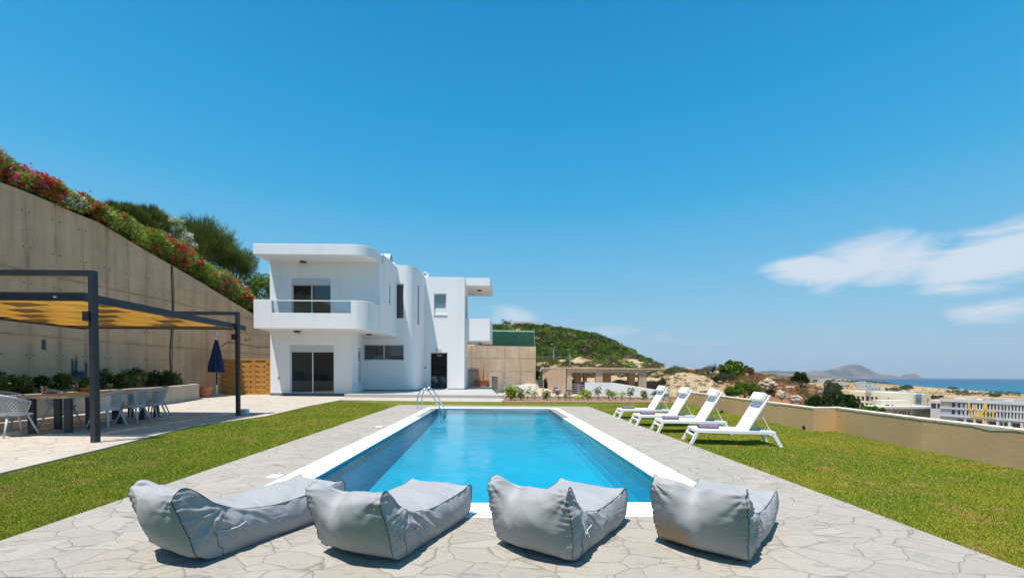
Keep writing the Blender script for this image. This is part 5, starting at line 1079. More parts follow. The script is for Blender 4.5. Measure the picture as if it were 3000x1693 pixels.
def shrub(name, label, cat, c, r, n, L, Wd, mat, seed, K=26, fl=None, nfl=0, group=None, base=None, up=.4, rc=(.25, .45), shell=.5, flsize=.035, lo=-.3, stem_r=.03):
    rng = np.random.default_rng(seed); base = base or (c[0], c[1], c[2]-r[2]); t = thing(name, label, cat, base, 0, group); off = np.array(base)
    V, F, C, R = blob(c, r, K, n, L, Wd, rng, rc, shell, up, lo); npmesh('foliage', V-off, F, mat, t)
    mb = MB(); stems(mb, (0, 0, 0), C-off, 7, stem_r, rng); mb.build('stems', M_BARK, t, smooth=True)
    if fl: V, F = flowers(C, R, nfl, rng, flsize); npmesh('blossom', V-off, F, fl, t)
    return t
# hillside above the retaining wall
hs = []; xs_ = [-17.34, -18.2, -20, -23, -28, -36]; dz_ = [-.15, .1, 1.0, 2.3, 3.2, -4]; Ys = np.linspace(-4, 42, 60)
for Y in Ys:
    for x, z in zip(xs_, dz_): hs.append((x, Y, wtop(Y)+z+mnoise.noise(Vector((x, Y, 1)))*.25*(x < -17.5)))
nx_ = len(xs_); tag(MB().add(hs, [(i*nx_+j, i*nx_+j+1, (i+1)*nx_+j+1, (i+1)*nx_+j) for i in range(59) for j in range(nx_-1)]).build('hillside', plain('dry_hillside', (.24, .19, .11), .95, var=.3, scale=1.2, bump=.8, bscale=4, coord='World'), smooth=True), kind='structure')
GO = 'oleanders along the top of the retaining wall'
ol = [ # Y, dX, radius, half height, flower
 (12.2, -.75, .9, .80, 'p'), (13.4, -.7, .85, .80, 'r'), (14.5, -.65, .85, .62, 'p'), (15.45, -.6, .8, .52, 'r'), (16.3, -.6, .7, .40, 'w'), (17.1, -.5, .7, .5, 'r'), (18.0, -.55, .75, .55, 'n'), (19.0, -.6, .85, .72, 'n'), (20.1, -.6, .85, .72, 'n'),
 (21.2, -.7, .9, .85, 'r'), (22.3, -.75, .9, .9, 'r'), (23.3, -.75, .9, .75, 'n'), (24.4, -.8, .95, .9, 'n'), (25.5, -.9, .95, 1.0, 'p'), (26.7, -.9, 1.0, 1.0, 'r'), (27.9, -.9, 1.0, 1.0, 'n'), (29.1, -.9, 1.0, .95, 'w')]
pos_txt = ['at the extreme left, above the pergola, with pink blossom', 'with red and pink blossom just right of the leftmost one', 'with pink blossom hanging over the wall edge', 'with the densest crimson blossom near the wall top', 'with a white blossom head standing against the sky', 'low, with scattered red blossom right of the white one', 'low and almost without blossom in the middle of the row', 'green, without blossom, below the first broom bush', 'green, without blossom, before the first broom bush', 'with crimson blossom below the first broom bush', 'with a broad band of crimson blossom below the white bush', 'green, below the large round broom bush', 'leafy, without blossom, beneath the large round broom bush', 'with pink blossom beside the large broom bush', 'with dark red blossom near the end of the row', 'green, last but one before the villa', 'with white blossom right beside the villa balcony']
for i, (Y, dx, r_, hh, f) in enumerate(ol):
    z0 = wtop(Y); fl = {'r': FL_RED, 'p': FL_PINK, 'w': FL_WHITE, 'n': FL_RED}[f]
    shrub('oleander_shrub', 'oleander shrub '+pos_txt[i], 'oleander', (XW+dx, Y, z0+hh*.74), (.95, r_*1.1, hh*1.02), 5600, .19, .038, LM_OLE, 100+i, K=34, fl=fl, nfl={'r': 2800, 'p': 2000, 'w': 2400, 'n': 260}[f], group=GO, base=(XW+dx-.1, Y, z0-.2), up=.7, rc=(.24, .40), shell=.45, flsize=.065 if f != 'w' else .075)
for i, (px, py, X, r_, hh, lb) in enumerate(((500, 668, -19.0, .55, .55, 'white flowering oleander between the two broom bushes'), (545, 712, -18.6, .55, .45, 'white flowering oleander in front of the large round broom bush'))):
    r0_ = ray(px, py); k = X/r0_[0]; shrub('oleander_shrub', lb, 'oleander', (X, r0_[1]*k, H+r0_[2]*k), (r_, r_*1.1, hh), 1600, .13, .028, LM_OLE, 140+i, K=16, fl=FL_WHITE, nfl=1300, group=GO, flsize=.06, base=(X, r0_[1]*k, H+r0_[2]*k-1.2))
def broom(px, py, X, rpx, hpx, n, seed, lb):
    r0_ = ray(px, py); k = X/r0_[0]; Y = r0_[1]*k; c = np.array([X, Y, H+r0_[2]*k]); sx_ = rpx/FPX*Y; sz = hpx/FPX*Y; rng = np.random.default_rng(seed)
    t = thing('broom_bush', lb, 'bush', tuple(c-[0, 0, sz]), 0, 'broom bushes above the oleanders'); off = c-[0, 0, sz]
    C, R = clumps(c, (sx_*.8, sx_*.8, sz*.8), 110, rng, (.34, .46), .25, -.9); i = rng.integers(0, len(C), n); d = nrm(rng.normal(size=(n, 3))); P = C[i]+d*R[i][:, None]*rng.uniform(.3, 1, (n, 1)); out = nrm(P-c)
    V, F = leaves(P, out*.9+np.array([0, 0, 1.0])+rng.normal(size=(n, 3))*.28, rng.uniform(.25, .5, n), .022, rng); npmesh('foliage', V-off, F, LM_BROOM, t)
    mb = MB(); stems(mb, (0, 0, -.3), C-off, 14, .06, rng); mb.build('stems', M_BARK, t, smooth=True)
broom(600, 722, -20.4, 88, 80, 26000, 7, 'large dark round broom bush on the slope next to the villa'); broom(440, 655, -19.6, 62, 40, 12000, 8, 'smaller greyish broom bush left of the white oleander'); broom(362, 628, -20.2, 48, 20, 5000, 10, 'low wispy broom bush at the left of the slope skyline')
broom(690, 775, -19.5, 58, 55, 9000, 9, 'dark broom bush lower down, between the round one and the villa')
r0_ = ray(762, 822); k = -17.9/r0_[0]; shrub('green_shrub', 'bright green leafy shrub behind the oleanders beside the villa', 'shrub', (-17.9, r0_[1]*k, H+r0_[2]*k-.45), (.9, 1.2, .95), 5500, .12, .07, LM_BUSH, 31, K=50, lo=-.8)
# shrubs in the planter under the wall
GP = 'young oleanders in the planter behind the table'
pl_ = [(15, 1120, 46, 'n'), (65, 1124, 40, 'n'), (120, 1120, 34, 'w'), (185, 1118, 40, 'n'), (252, 1122, 28, 'n'), (303, 1105, 44, 'w'), (352, 1112, 36, 'w'), (392, 1100, 50, 'r'), (440, 1108, 46, 'n'), (478, 1115, 36, 'n'), (506, 1108, 42, 'n')]
lbs = ['at the far left edge, behind the first chair', 'left of the leftmost juice glass', 'with pale flowers behind the leftmost juice glass', 'between the two left juice glasses', 'low, behind the fruit bowl', 'just right of the near pergola post', 'with pale flowers right of the near post', 'tallest, with a few red flowers', 'right of the tallest one', 'small, left of the hanging cables', 'at the foot of the hanging cables']
for i, (px, py, h, f) in enumerate(pl_):
    X = -15.6+.25*math.sin(i*2.1); r0_ = ray(px, py); k = X/r0_[0]; Y = r0_[1]*k; hh = h/FPX*Y*.62
    shrub('young_oleander', 'young oleander in the planter '+lbs[i], 'oleander', (X, Y, .55+hh), (hh*.8, hh*.85, hh), 900, .17, .028, LM_DK, 200+i, K=14, fl={'w': FL_WHITE, 'r': FL_RED, 'n': FL_RED}[f], nfl={'w': 40, 'r': 30, 'n': 3}[f], group=GP, base=(X, Y, .54), up=1.0, rc=(.35, .5), shell=.35, lo=-.9, stem_r=.015)
# bed plants
GB = 'young plants in the bed behind the lawn'; rngb = np.random.default_rng(5)
bp = [(1497, 1126, 'l', 'big', 'bushy lime green plant at the left end of the bed'), (1525, 1135, 'y', 'm', 'green plant right of the bushy lime one'), (1546, 1133, 'y', 's', 'sparse green plant before the foot of the stair rail'), (1567, 1140, 'l', 's', 'small lime plant at the right end of the stair rail'), (1602, 1138, 'y', 'm', 'drooping green plant on the dusty path side'),
      (1636, 1140, 'd', 's', 'thin plant before the left end of the grey railing'), (1657, 1152, 'd', 's', 'small half bare plant before the grey railing'), (1671, 1140, 'd', 's', 'bare reddish plant before the grey railing'), (1693, 1160, 'l', 's', 'low lime plant before the grey railing'), (1705, 1146, 'l', 's', 'lime plant before the last railing post'),
      (1721, 1136, 'l', 'm', 'upright lime green plant at the left end of the white wall'), (1752, 1132, 'y', 't', 'tall green plant before the left part of the white wall'), (1783, 1138, 'y', 't', 'tall plant with drooping leaves before the bend of the white wall'), (1803, 1146, 'l', 's', 'small lime plant right of the wall bend'), (1821, 1146, 'l', 's', 'second small lime plant right of the wall bend'),
      (1846, 1136, 'y', 't', 'tall leafy plant before the middle of the white wall'), (1884, 1144, 'y', 'm', 'bushy green plant before the white wall'), (1919, 1143, 'y', 't', 'tall plant left of the farthest lounger'), (1943, 1150, 'y', 's', 'small plant behind the farthest lounger headrest')]
def bed_plant(px, pyt, kind, size, lb, seed):
    rng = np.random.default_rng(seed); pyb = 1171; Y = G(px, pyb, .04).y+.1*math.sin(seed); p = D(px, pyb, Y); h = (pyb-pyt)/FPX*Y; t = thing('bed_plant', lb, 'plant', (p.x, Y, .03), 0, GB); mb = MB(); LV = []
    ns = {'big': 9, 'm': 4, 's': 2, 't': 2}[size]; spread = {'big': .38, 'm': .25, 's': .14, 't': .12}[size]
    for s in range(ns):
        a = rng.uniform(0, 6.28); tip = np.array([math.cos(a)*spread*rng.random(), math.sin(a)*spread*rng.random(), h*rng.uniform(.7, 1.0) if s else h*.97]); mb.tube([(0, 0, 0), tuple(tip*.5+rng.normal(size=3)*.02), tuple(tip)], [.014, .010, .005], 5)
        n = {'big': 48, 'm': 30, 's': 20, 't': 38}[size]; f = rng.uniform(.25 if size in ('big', 'm') else .5, 1.0, n)[:, None]; P = tip*f; ang = rng.uniform(0, 6.28, n); A = np.stack([np.cos(ang), np.sin(ang), rng.uniform(-.25, .7, n)], 1)
        V, F = leaves(P, A, rng.uniform(.17, .30, n)*(1 if kind != 'd' else .8), .05, rng, .45); LV.append((V, F, 0))
    V, F, _ = join(LV); npmesh('leaf', V, F, {'l': LM_LIME, 'y': LM_YOUNG, 'd': LM_DRY if seed % 2 else LM_YOUNG}[kind], t); mb.build('stem', M_BARK, t, smooth=True)
for i, b in enumerate(bp): bed_plant(*b, 300+i)
# low weeds in the bed
rng = np.random.default_rng(77); n = 2600; P = np.stack([rng.uniform(-.6, 9.5, n), rng.uniform(22.0, 24.2, n), np.full(n, .04)], 1); V, F = leaves(P, rng.normal(size=(n, 3))*.7+[0, 0, .8], rng.uniform(.05, .13, n), .02, rng); tag(npmesh('weeds', V, F, LM_DRY), 'dry low weeds on the soil of the planting bed', 'weeds', kind='stuff')
# garden shrubs beyond the path
def atp(px, py, Y): return D(px, py, Y)
def gshrub(name, label, px, py, Y, rpx, hpx, n, L, Wd, mat, seed, **kw):
    p = D(px, py, Y); rx_, rz_ = rpx/FPX*Y, hpx/FPX*Y; return shrub(name, label, kw.pop('cat', 'bush'), (p.x, p.y, p.z), (rx_, rx_*kw.pop('depth', .9), rz_), n, L, Wd, mat, seed, **kw)
gshrub('flowering_shrub', 'tall white flowering oleander beside the bare concrete wall', 1582, 1100, 40, 20, 36, 3500, .2, .07, LM_DK, 41, K=24, fl=FL_WHITE, nfl=1500, flsize=.11, lo=-.9)
gshrub('garden_tree', 'bright green bushy tree left of the concrete pavilion', 1622, 1110, 39, 34, 30, 7000, .22, .09, LM_YOUNG, 42, K=40, lo=-.7, cat='tree'); gshrub('round_shrub', 'dark round shrub below the bright green tree', 1594, 1130, 37, 15, 17, 3500, .16, .08, LM_DK, 43, K=24, lo=-.9)
gshrub('flowering_shrub', 'white flowering shrub seen through the pavilion between its left piers', 1685, 1120, 40, 16, 28, 2000, .2, .07, LM_DK, 44, K=18, fl=FL_WHITE, nfl=700, flsize=.12, lo=-.9); gshrub('round_shrub', 'green shrub seen through the pavilion beside its middle pier', 1735, 1108, 41, 17, 16, 2200, .2, .08, LM_DK, 45, K=18, lo=-.9); gshrub('round_shrub', 'green shrub seen through the right part of the pavilion', 1812, 1116, 41, 18, 14, 2200, .2, .08, LM_BUSH, 46, K=18, lo=-.9)
# green hill cover
rng = np.random.default_rng(12); hv = HILL.reshape(-1, 3); parts = []; CC = []; RR = []
def hill_pt(px, f):
    nr, nx, _ = HILL.shape; t = (px-1300)/(1990-1300); i = t*(nx-1); j = f*(nr-1); i0, j0 = int(min(i, nx-2)), int(min(j, nr-2)); return HILL[j0, i0]*(1-(i-i0))+HILL[j0, i0+1]*(i-i0)
for k in range(1900):
    px = rng.uniform(1400, 1935); f = rng.uniform(.07, .66); p = hill_pt(px, f)
    if f < .24 and px > 1740+ 70*math.sin(k) and rng.random() < .8: continue
    if f < .17 and rng.random() < .45: continue
    r_ = rng.uniform(.45, 1.1)*(1 if px < 1850 else .6); CC.append(p+[0, 0, r_*.30]); RR.append(r_)
CC = np.array(CC); RR = np.array(RR); n = 110000; i = rng.choice(len(CC), n, p=RR**2/np.sum(RR**2)); d = nrm(rng.normal(size=(n, 3))); d[:, 2] = np.abs(d[:, 2])*1.0-.12; P = CC[i]+d*RR[i][:, None]*np.array([1, 1, .62])*rng.uniform(.72, 1.05, (n, 1))
V, F = leaves(P, d+rng.normal(size=(n, 3))*.5+[0, 0, .35], rng.uniform(.16, .34, n), rng.uniform(.10, .18, n), rng); kinds = rng.random(len(CC)); m_i = np.where(kinds < .55, 0, np.where(kinds < .74, 1, np.where(kinds < .90, 2, 3)))
tag(npmesh('hill_scrub', V, F, [LM_BUSH, LM_DK, LM_OLIVE, LM_DRY], mi=m_i[i]), 'dense green and brown scrub covering the hill right of the villa', 'scrub', kind='stuff')
# scrub on the rocky slope
def slope_pt(px, f):
    nr, nx, _ = SLP.shape; xs = 1572; t = (px-xs)/(3100-xs); i = t*(nx-1); j = f*(nr-1); i0, j0 = int(min(i, nx-2)), int(min(j, nr-2)); return SLP[j0, i0]
parts = []; 
def scatter(num, pxr, fr, rr, mats, npc, L, Wd, seed, test=None):
    rng = np.random.default_rng(seed)
    for k in range(num):
        px, f = rng.uniform(*pxr), rng.uniform(*fr)
        if test and not test(px, f): continue
        p = slope_pt(px, f); r_ = rng.uniform(*rr); n = int(npc*(r_/rr[1])**1.5)+20; d = nrm(rng.normal(size=(n, 3))); d[:, 2] = np.abs(d[:, 2]); P = p+d*np.array([1, 1, .6])*r_*rng.uniform(.5, 1, (n, 1)); V, F = leaves(P, d+rng.normal(size=(n, 3))*.5, rng.uniform(.6, 1.2, n)*L, Wd, rng); parts.append((V, F, int(rng.choice(mats))))
scatter(200, (2150, 2480), (.22, .74), (.22, .6), [0, 0, 1, 1, 2, 4], 360, .12, .035, 1); scatter(90, (1960, 2200), (.52, .72), (.25, .55), [0, 0, 3, 4, 2], 360, .13, .04, 2); scatter(110, (1960, 2300), (.2, .6), (.08, .28), [0, 0, 2], 120, .1, .03, 3); scatter(60, (1850, 1990), (.5, .75), (.2, .45), [0, 3, 2], 200, .14, .05, 4); scatter(130, (1575, 1940), (.50, .84), (.3, .8), [0, 0, 3, 3, 2], 380, .17, .06, 8); scatter(40, (2380, 2520), (.05, .5), (.2, .5), [0, 2, 1], 300, .11, .035, 6)
V, F, mi_ = join(parts); tag(npmesh('slope_scrub', V, F, [LM_DRY, LM_RUST, LM_OLIVE, LM_BUSH, LM_BROOM], mi=mi_), 'dry brown and rust coloured scrub on the rocky slope beyond the parapet', 'scrub', kind='stuff')
gshrub('round_shrub', 'large dark green bush on the skyline above the loungers', 2148, 1083, 37, 38, 22, 9000, .15, .08, LM_BUSH, 51, K=40, lo=-.6, rc=(.2, .34)); gshrub('round_shrub', 'greyish low bush in front of the skyline bush', 2125, 1108, 34, 30, 13, 4500, .12, .04, LM_OLIVE, 52, K=26, lo=-.5)
gshrub('round_shrub', 'dense green bush just behind the parapet, right of the third lounger', 2178, 1146, 20.5, 48, 23, 12000, .075, .045, LM_BUSH, 53, K=60, lo=-.6, rc=(.22, .36)); gshrub('round_shrub', 'brown bush beside the skyline bush', 2196, 1089, 36, 14, 9, 1800, .13, .04, LM_DRY, 57, K=16, lo=-.6)
gshrub('small_tree', 'small upright dark tree on the rust coloured slope', 2346, 1112, 25, 20, 20, 5000, .09, .035, LM_DK, 54, K=26, up=1.0, rc=(.25, .4), cat='tree'); 
gshrub('round_shrub', 'big dark bush behind the parapet left of the cream hotel', 2444, 1182, 15.5, 66, 25, 15000, .065, .035, LM_DK, 55, K=70, lo=-.6, rc=(.2, .32)); gshrub('small_tree', 'grey green treetop rising above the big dark bush', 2440, 1142, 17, 24, 20, 5000, .07, .022, LM_OLIVE, 58, K=26, up=1.1, lo=-.7, cat='tree'); gshrub('round_shrub', 'bright green low bush behind the parapet before the cream hotel', 2552, 1203, 14, 34, 11, 4200, .05, .03, LM_BUSH, 56, K=30, lo=-.6)
# agaves
def agave(px, py, Y, s, seed, lb):
    rng = np.random.default_rng(seed); p = D(px, py, Y); t = thing('agave', lb, 'agave', (p.x, p.y, p.z), 0, 'agaves on the slope skyline'); mb = MB()
    for k in range(26):
        a = rng.uniform(0, 6.28); el_ = rng.uniform(.5, 1.45); L = s*rng.uniform(.75, 1); d = Vector((math.cos(a)*math.cos(el_), math.sin(a)*math.cos(el_), math.sin(el_))); sd = d.cross(Vector((0, 0, 1))).normalized(); w = .055*s
        mb.add([sd*-w*.6, sd*w*.6, d*L*.5+sd*w, d*L, d*L*.5-sd*w, Vector((0, 0, .03))+d*L*.4-Vector((0, 0, .05))], [(0, 1, 5), (1, 2, 5), (5, 2, 3), (5, 3, 4), (0, 5, 4)])
    mb.build('leaf', plain('agave_blue_green', (.07, .11, .09), .5, var=.2), t); MB().lathe([(.07*s, -.3), (.05*s, .12*s)], 10).build('core', M_BARK, t)
agave(2087, 1092, 34, .95, 1, 'large upright agave on the skyline left of the green bush'); agave(2073, 1099, 33, .6, 2, 'smaller agave lower left of the large one')
# rocks
M_ROCK = plain('pale_rock', (.42, .33, .25), .95, var=.35, scale=2.5, bump=1.0, bscale=5)
def rock(px, py, Y, rpx, hpx, seed, lb):
    rng = np.random.default_rng(seed); p = D(px, py, Y); r_, h_ = rpx/FPX*Y, hpx/FPX*Y; n1, n2 = 26, 18; vs = []
    for j in range(n2+1):
        for i in range(n1): a, b = 2*math.pi*i/n1, math.pi*j/n2; q = Vector((math.cos(a)*math.sin(b), math.sin(a)*math.sin(b), math.cos(b))); k = 1+.45*mnoise.fractal(q*1.6+Vector((seed, 0, 0)), 1, 2, 4)-.12*abs(mnoise.noise(q*6)); vs.append((q.x*r_*k, q.y*r_*k, q.z*h_*k))
    o = MB().add(vs, [(j*n1+i, j*n1+(i+1) % n1, (j+1)*n1+(i+1) % n1, (j+1)*n1+i) for j in range(n2) for i in range(n1)]).build('boulder', M_ROCK); o.location = p; return tag(o, lb, 'boulder', 'boulders on the slope beyond the parapet')
rock(2250, 1126, 27, 22, 15, 1, 'large pale boulder among the rust coloured scrub'); rock(2316, 1134, 25, 10, 5, 2, 'small flat boulder below the small dark tree'); rock(2330, 1168, 19, 20, 10, 3, 'broken pale boulder just behind the parapet wall'); rock(2288, 1156, 20, 14, 12, 4, 'rough boulder left of the broken one near the parapet')
# grass blades on the lawn near the viewer
def inpoly(P, poly):
    x, y = P[:, 0], P[:, 1]; ins_ = np.zeros(len(P), bool); n = len(poly)
    for i in range(n):
        x1, y1 = poly[i][:2]; x2, y2 = poly[(i+1) % n][:2]; c = ((y1 > y) != (y2 > y)); xi = (x2-x1)*(y-y1)/((y2-y1)+1e-12)+x1; ins_ ^= c & (x < xi)
    return ins_
rng = np.random.default_rng(4); LP = [(p.x, p.y) for p in path_pts[:6]]+[(DFL.x, DFL.y), (DECK[0].x, DECK[0].y), (-9.4, -2), (-8.6, 3.5)]; LP = [(-8.6, 3.5)]+[(p.x, p.y) for p in path_pts[:6]]+[(DFL.x, DFL.y), (DECK[0].x, DECK[0].y), (DECK[0].x-3, 1.5)]
RP = [(DFR.x, DFR.y), (W1.x, W1.y), (W2.x-.02, W2.y), (W3.x-.02, W3.y-.02), (W4.x-.02, W4.y), (W5.x-.02, W5.y), (7.2, 1.5), (DECK[1].x+2, 1.5), (DECK[1].x, DECK[1].y)]
n = 2900000; u = rng.random(n); Yb = 2.4*(21/2.4)**u; Xb = rng.uniform(-1.3, 1.3, n)*Yb; keep = rng.random(n) < .85; P = np.stack([Xb, Yb, np.zeros(n)], 1); k1 = inpoly(P, LP) | inpoly(P, RP); P = P[k1]; print('BLADES', len(P))
Yk = P[:, 1]; n = len(P); sc_l = .9+np.clip((Yk-4)/9, 0, 2)*.7
def blades(P, sc_, rng, h=(.011, .021)):
    n = len(P); a = rng.uniform(0, 6.28, n); tl = rng.uniform(.2, .9, n); Hh = rng.uniform(*h, n)*sc_; Wd = .0028*sc_*rng.uniform(.7, 1.5, n); sx_, sy_ = np.cos(a)*Wd, np.sin(a)*Wd; b = rng.uniform(0, 6.28, n)
    V = np.stack([P+np.stack([sx_, sy_, np.zeros(n)], 1), P-np.stack([sx_, sy_, np.zeros(n)], 1), P+np.stack([np.cos(b)*tl*Hh, np.sin(b)*tl*Hh, Hh], 1)], 1).reshape(-1, 3); return V, np.arange(3*n).reshape(n, 3)
def mat_blade():
    m = MT('grass_blade'); r = m.n('ShaderNodeNewGeometry').outputs['Random Per Island']; v = m.co('World'); big = m.noise(.55, 4, .6, vec=v, dist=.4); mid = m.noise(3.3, 5, .65, vec=v)
    c = m.ramp(r, (0, (.10, .18, .006)), (.5, (.20, .285, .012)), (.86, (.33, .37, .03)), (.93, (.52, .42, .13))); c = m.mix(m.ramp(big, (.42, 0.0), (.7, .7)), c, (.42, .36, .035))
    dry = m.math('MULTIPLY', m.ramp(mid, (.50, 0.0), (.64, 1.0)), m.ramp(m.noise(.8, 3, vec=v), (.42, 0.0), (.56, 1.0))); c = m.mix(m.math('MULTIPLY', dry, .7), c, (.50, .33, .11)); m.P(Base_Color=c, Roughness=.6, Specular_IOR_Level=.2); return m.m
M_BLADE = mat_blade(); V, F = blades(P, sc_l, rng); tag(npmesh('lawn_grass', V, F, M_BLADE), 'short mown grass blades of the lawn', 'grass', kind='stuff')
n = 2600; ea, eb = G(0, 1703), G(3000, 1709); fx = rng.random(n); P = np.stack([ea.x+(eb.x-ea.x)*fx, ea.y+(eb.y-ea.y)*fx-np.abs(rng.normal(size=n))*.02, np.zeros(n)], 1); P = P[np.sin(fx*37)+np.sin(fx*91+1) > .2]; n = len(P); V, F = blades(P, np.ones(n)*1.3, rng, (.015, .034)); tag(npmesh('edge_grass', V, F, M_BLADE), 'grass tips along the near edge of the stone deck', 'grass', kind='stuff')
# ================================================================ COAST: HOTELS, HOUSES, TREES
M_HCREAM = plain('cream_hotel_wall', (.72, .64, .47), .85, var=.05, scale=.2); M_HWHITE = plain('hotel_white', (.54, .55, .56), .85, var=.04, scale=.2); M_HBLUE = plain('pale_blue_panel', (.34, .39, .46), .8, var=.04); M_HGLASS = plain('dark_hotel_glass', (.015, .025, .03), .15, var=.2, scale=.5, spec=.8); M_YEL = plain('yellow_sunshade', (.75, .50, .03), .7, var=.1); M_HGREY = plain('grey_hotel_wall', (.33, .33, .28), .85, var=.05, scale=.2)
def facade(t, p0, p1, zb, zt, mat, wins, depth, roofm, name='wall', back=30):
    """wall block with recessed windows: wins = (s0,s1,f0,f1) fractions"""
    L = (Vector(p1)-Vector(p0)).length; hh = zt-zb; holes = [(a*L, b*L, zb+c*hh, zb+d*hh) for a, b, c, d in wins]; mb = MB(); mb.wall(p0, p1, zb, zt, holes, t=depth)
    d = (Vector(p1)-Vector(p0)).normalized(); n = Vector((-d.y, d.x)); q0, q1 = Vector(p0)+n*back, Vector(p1)+n*back
    mb.add([(*p0, zb), (*q0, zb), (*q0, zt), (*p0, zt), (*p1, zb), (*q1, zb), (*q1, zt), (*p1, zt)], [(0,1,2,3), (4,7,6,5), (1,5,6,2)]); w = mb.build(name, mat, t, fix=False)
    mb = MB(); mb.add([(*p0, zt+.01), (*p1, zt+.01), (*q1, zt+.01), (*q0, zt+.01)], [(0,1,2,3)]); mb.build('roof', roofm, t)
    for h in holes:
        mb = MB(); mb.add([wpt(p0, p1, a, z, depth*.9) for a, z in ((h[0], h[2]), (h[1], h[2]), (h[1], h[3]), (h[0], h[3]))], [(0,1,2,3)]); mb.build('window', M_HGLASS, t)
    return L
def P2(px, Y): q = D(px, 1150, Y); return (q.x, Y)
# cream hotel
HY = 262; ht = thing('cream_hotel', 'large cream coloured hotel on the plain, left of the white and blue one', 'hotel', (P2(2600, HY)[0], HY, -22)); o_ = Vector((P2(2600, HY)[0], HY, -22))
def L2(px, Y): q = P2(px, Y); return (q[0]-o_.x, q[1]-o_.y)
def Lz(px, py, Y): return D(px, py, Y).z-o_.z
M_ROOFP = plain('pale_flat_roof', (.66, .60, .50), .9, var=.1, scale=.3)
w1 = [(x, x+.10, .60, .80) for x in (.12, .27, .42, .57, .72, .86)]+[(x, x+.09, .28, .50) for x in (.42, .57, .72, .86)]
facade(ht, L2(2487, 275), L2(2576, 258), 0, Lz(2520, 1147.5, 266), M_HCREAM, w1, 1.6, M_ROOFP)
facade(ht, L2(2576, 258.5), L2(2678, 255), 0, Lz(2620, 1150.5, 256), M_HCREAM, [(.25, .275, .62, .80)], .5, M_ROOFP); facade(ht, L2(2678.2, 255), L2(2727, 268), 0, Lz(2700, 1154, 262), M_HCREAM, [(.80, .90, .55, .78), (.8, .87, .3, .48)], .5, M_ROOFP)
facade(ht, L2(2583, 248), L2(2672, 246), 0, Lz(2620, 1173, 247), M_HCREAM, [(.13, .28, .45, .75), (.34, .40, .5, .75)], .8, M_ROOFP, back=8)
facade(ht, L2(2560, 242), L2(2756, 246), 0, Lz(2650, 1195, 244), M_HGREY, [(x/100, x/100+.018, .25, .7) for x in (5, 8, 30, 33, 38, 41, 44, 47, 52, 56)], .5, M_ROOFP, back=10)
mb = MB(); a, b = L2(2555, 239.5), L2(2745, 243.5); z = Lz(2650, 1195.5, 244); mb.prism([a, b, (b[0], b[1]+12), (a[0], a[1]+12)], z-.1, z+1.1); mb.build('terrace_slab', M_HWHITE, ht)
for i in range(4): a = L2(2681+i*4, 254-i*.2); MB().tube([(a[0]+i*.0, a[1]-1, Lz(2690, 1182, 256)), (a[0], a[1]-1, Lz(2690, 1152, 256)+.6)], .42, 12).build('glass_column', plain('blue_glass', (.12, .17, .22), .1, var=.2) if i == 0 else bpy.data.materials['blue_glass'], ht, smooth=True)
for px, w_, h_ in ((2553, 6, 5), (2573, 8, 3), (2590, 5, 3), (2650, 6, 5), (2672, 5, 4)): a = L2(px, 262); z = Lz(px, 1150, 262); k = 262/FPX; MB().box(a[0]-w_*k, a[0]+w_*k, a[1], a[1]+3, z-.2, z+h_*k).build('roof_hut', M_HWHITE, ht)
ht2 = thing('connecting_wing', 'low white wing with blue glazing between the two hotels', 'building', (P2(2740, 240)[0], 240, -22)); o_ = Vector((P2(2740, 240)[0], 240, -22)); facade(ht2, L2(2727.5, 240), L2(2757, 236), 0, Lz(2740, 1173, 238), M_HWHITE, [(.05, .55, .55, .85), (.65, .95, .55, .85)], .6, M_ROOFP, back=8)
# white and blue hotel
o_ = Vector((P2(2860, 165)[0], 165, -20)); hw2 = thing('white_blue_hotel', 'long white hotel with blue grey panels and yellow sunshades at the right edge', 'hotel', o_); YA0, YA1 = 178, 150
a0, a1 = L2(2757, YA0), L2(3085, YA1); Lf = (Vector(a1)-Vector(a0)).length; dF = (Vector(a1)-Vector(a0)).normalized(); nF = Vector((-dF.y, dF.x)); ztop = Lz(2757, 1169.5, YA0); mf = lambda f: f*.42/.335 if f < .34 else min(1.0, .98*f+.095)
def fpx(px):
    r_ = ray(px, 1200); m_ = r_[0]/r_[1]; A_ = Vector(a0)+Vector((o_.x, o_.y)); s = (m_*A_.y-A_.x)/(dF.x-m_*dF.y); return s/Lf
fl_z = [0, .335, .345, .60, .61, .86, 1]
wins = []
for px0, px1 in ((2788, 2798), (2806, 2813), (2821, 2827.5)): 
    for c, d in ((.665, .83), (.42, .57)): wins.append((fpx(px0), fpx(px1), c, d))
x = 2833
while x < 3070:
    for c, d in ((.665, .83), (.42, .57)): wins.append((fpx(x), fpx(x+4.6), c, d))
    x += 10.1
for px0, px1 in ((2805, 2824), (2834, 2853), (2862, 2884), (2898, 2920), (2932, 2954), (2967, 2991), (3003, 3027), (3040, 3062)): wins.append((fpx(px0), fpx(px1), .03, .285))
wins = [(a, b, mf(c), mf(d)) for a, b, c, d in wins]; facade(hw2, a0, a1, 0, ztop, M_HBLUE, wins, .7, M_ROOFP, back=26)
for f0, f1, pr in ((.425, .465, .5), (.69, .72, .4), (.935, 1.0, .5)):
    P = [wpt(a0, a1, s_, 0, k_)[:2] for s_, k_ in ((-.3, -pr), (Lf, -pr), (Lf, -.01), (-.3, -.01))]; MB().prism(P, ztop*f0, ztop*f1+(.4 if f1 == 1.0 else 0)).build('cornice', M_HWHITE, hw2)
mb = MB()
for px in np.arange(2832, 3070, 10.1):
    s = fpx(px-1.7)*Lf; P = [wpt(a0, a1, q, 0, k_)[:2] for q, k_ in ((s-.22, -.25), (s+.22, -.25), (s+.22, -.012), (s-.22, -.012))]; mb.prism(P, ztop*.47, ztop*.685); mb.prism(P, ztop*.725, ztop*.93)
mb.build('fin', M_HWHITE, hw2)
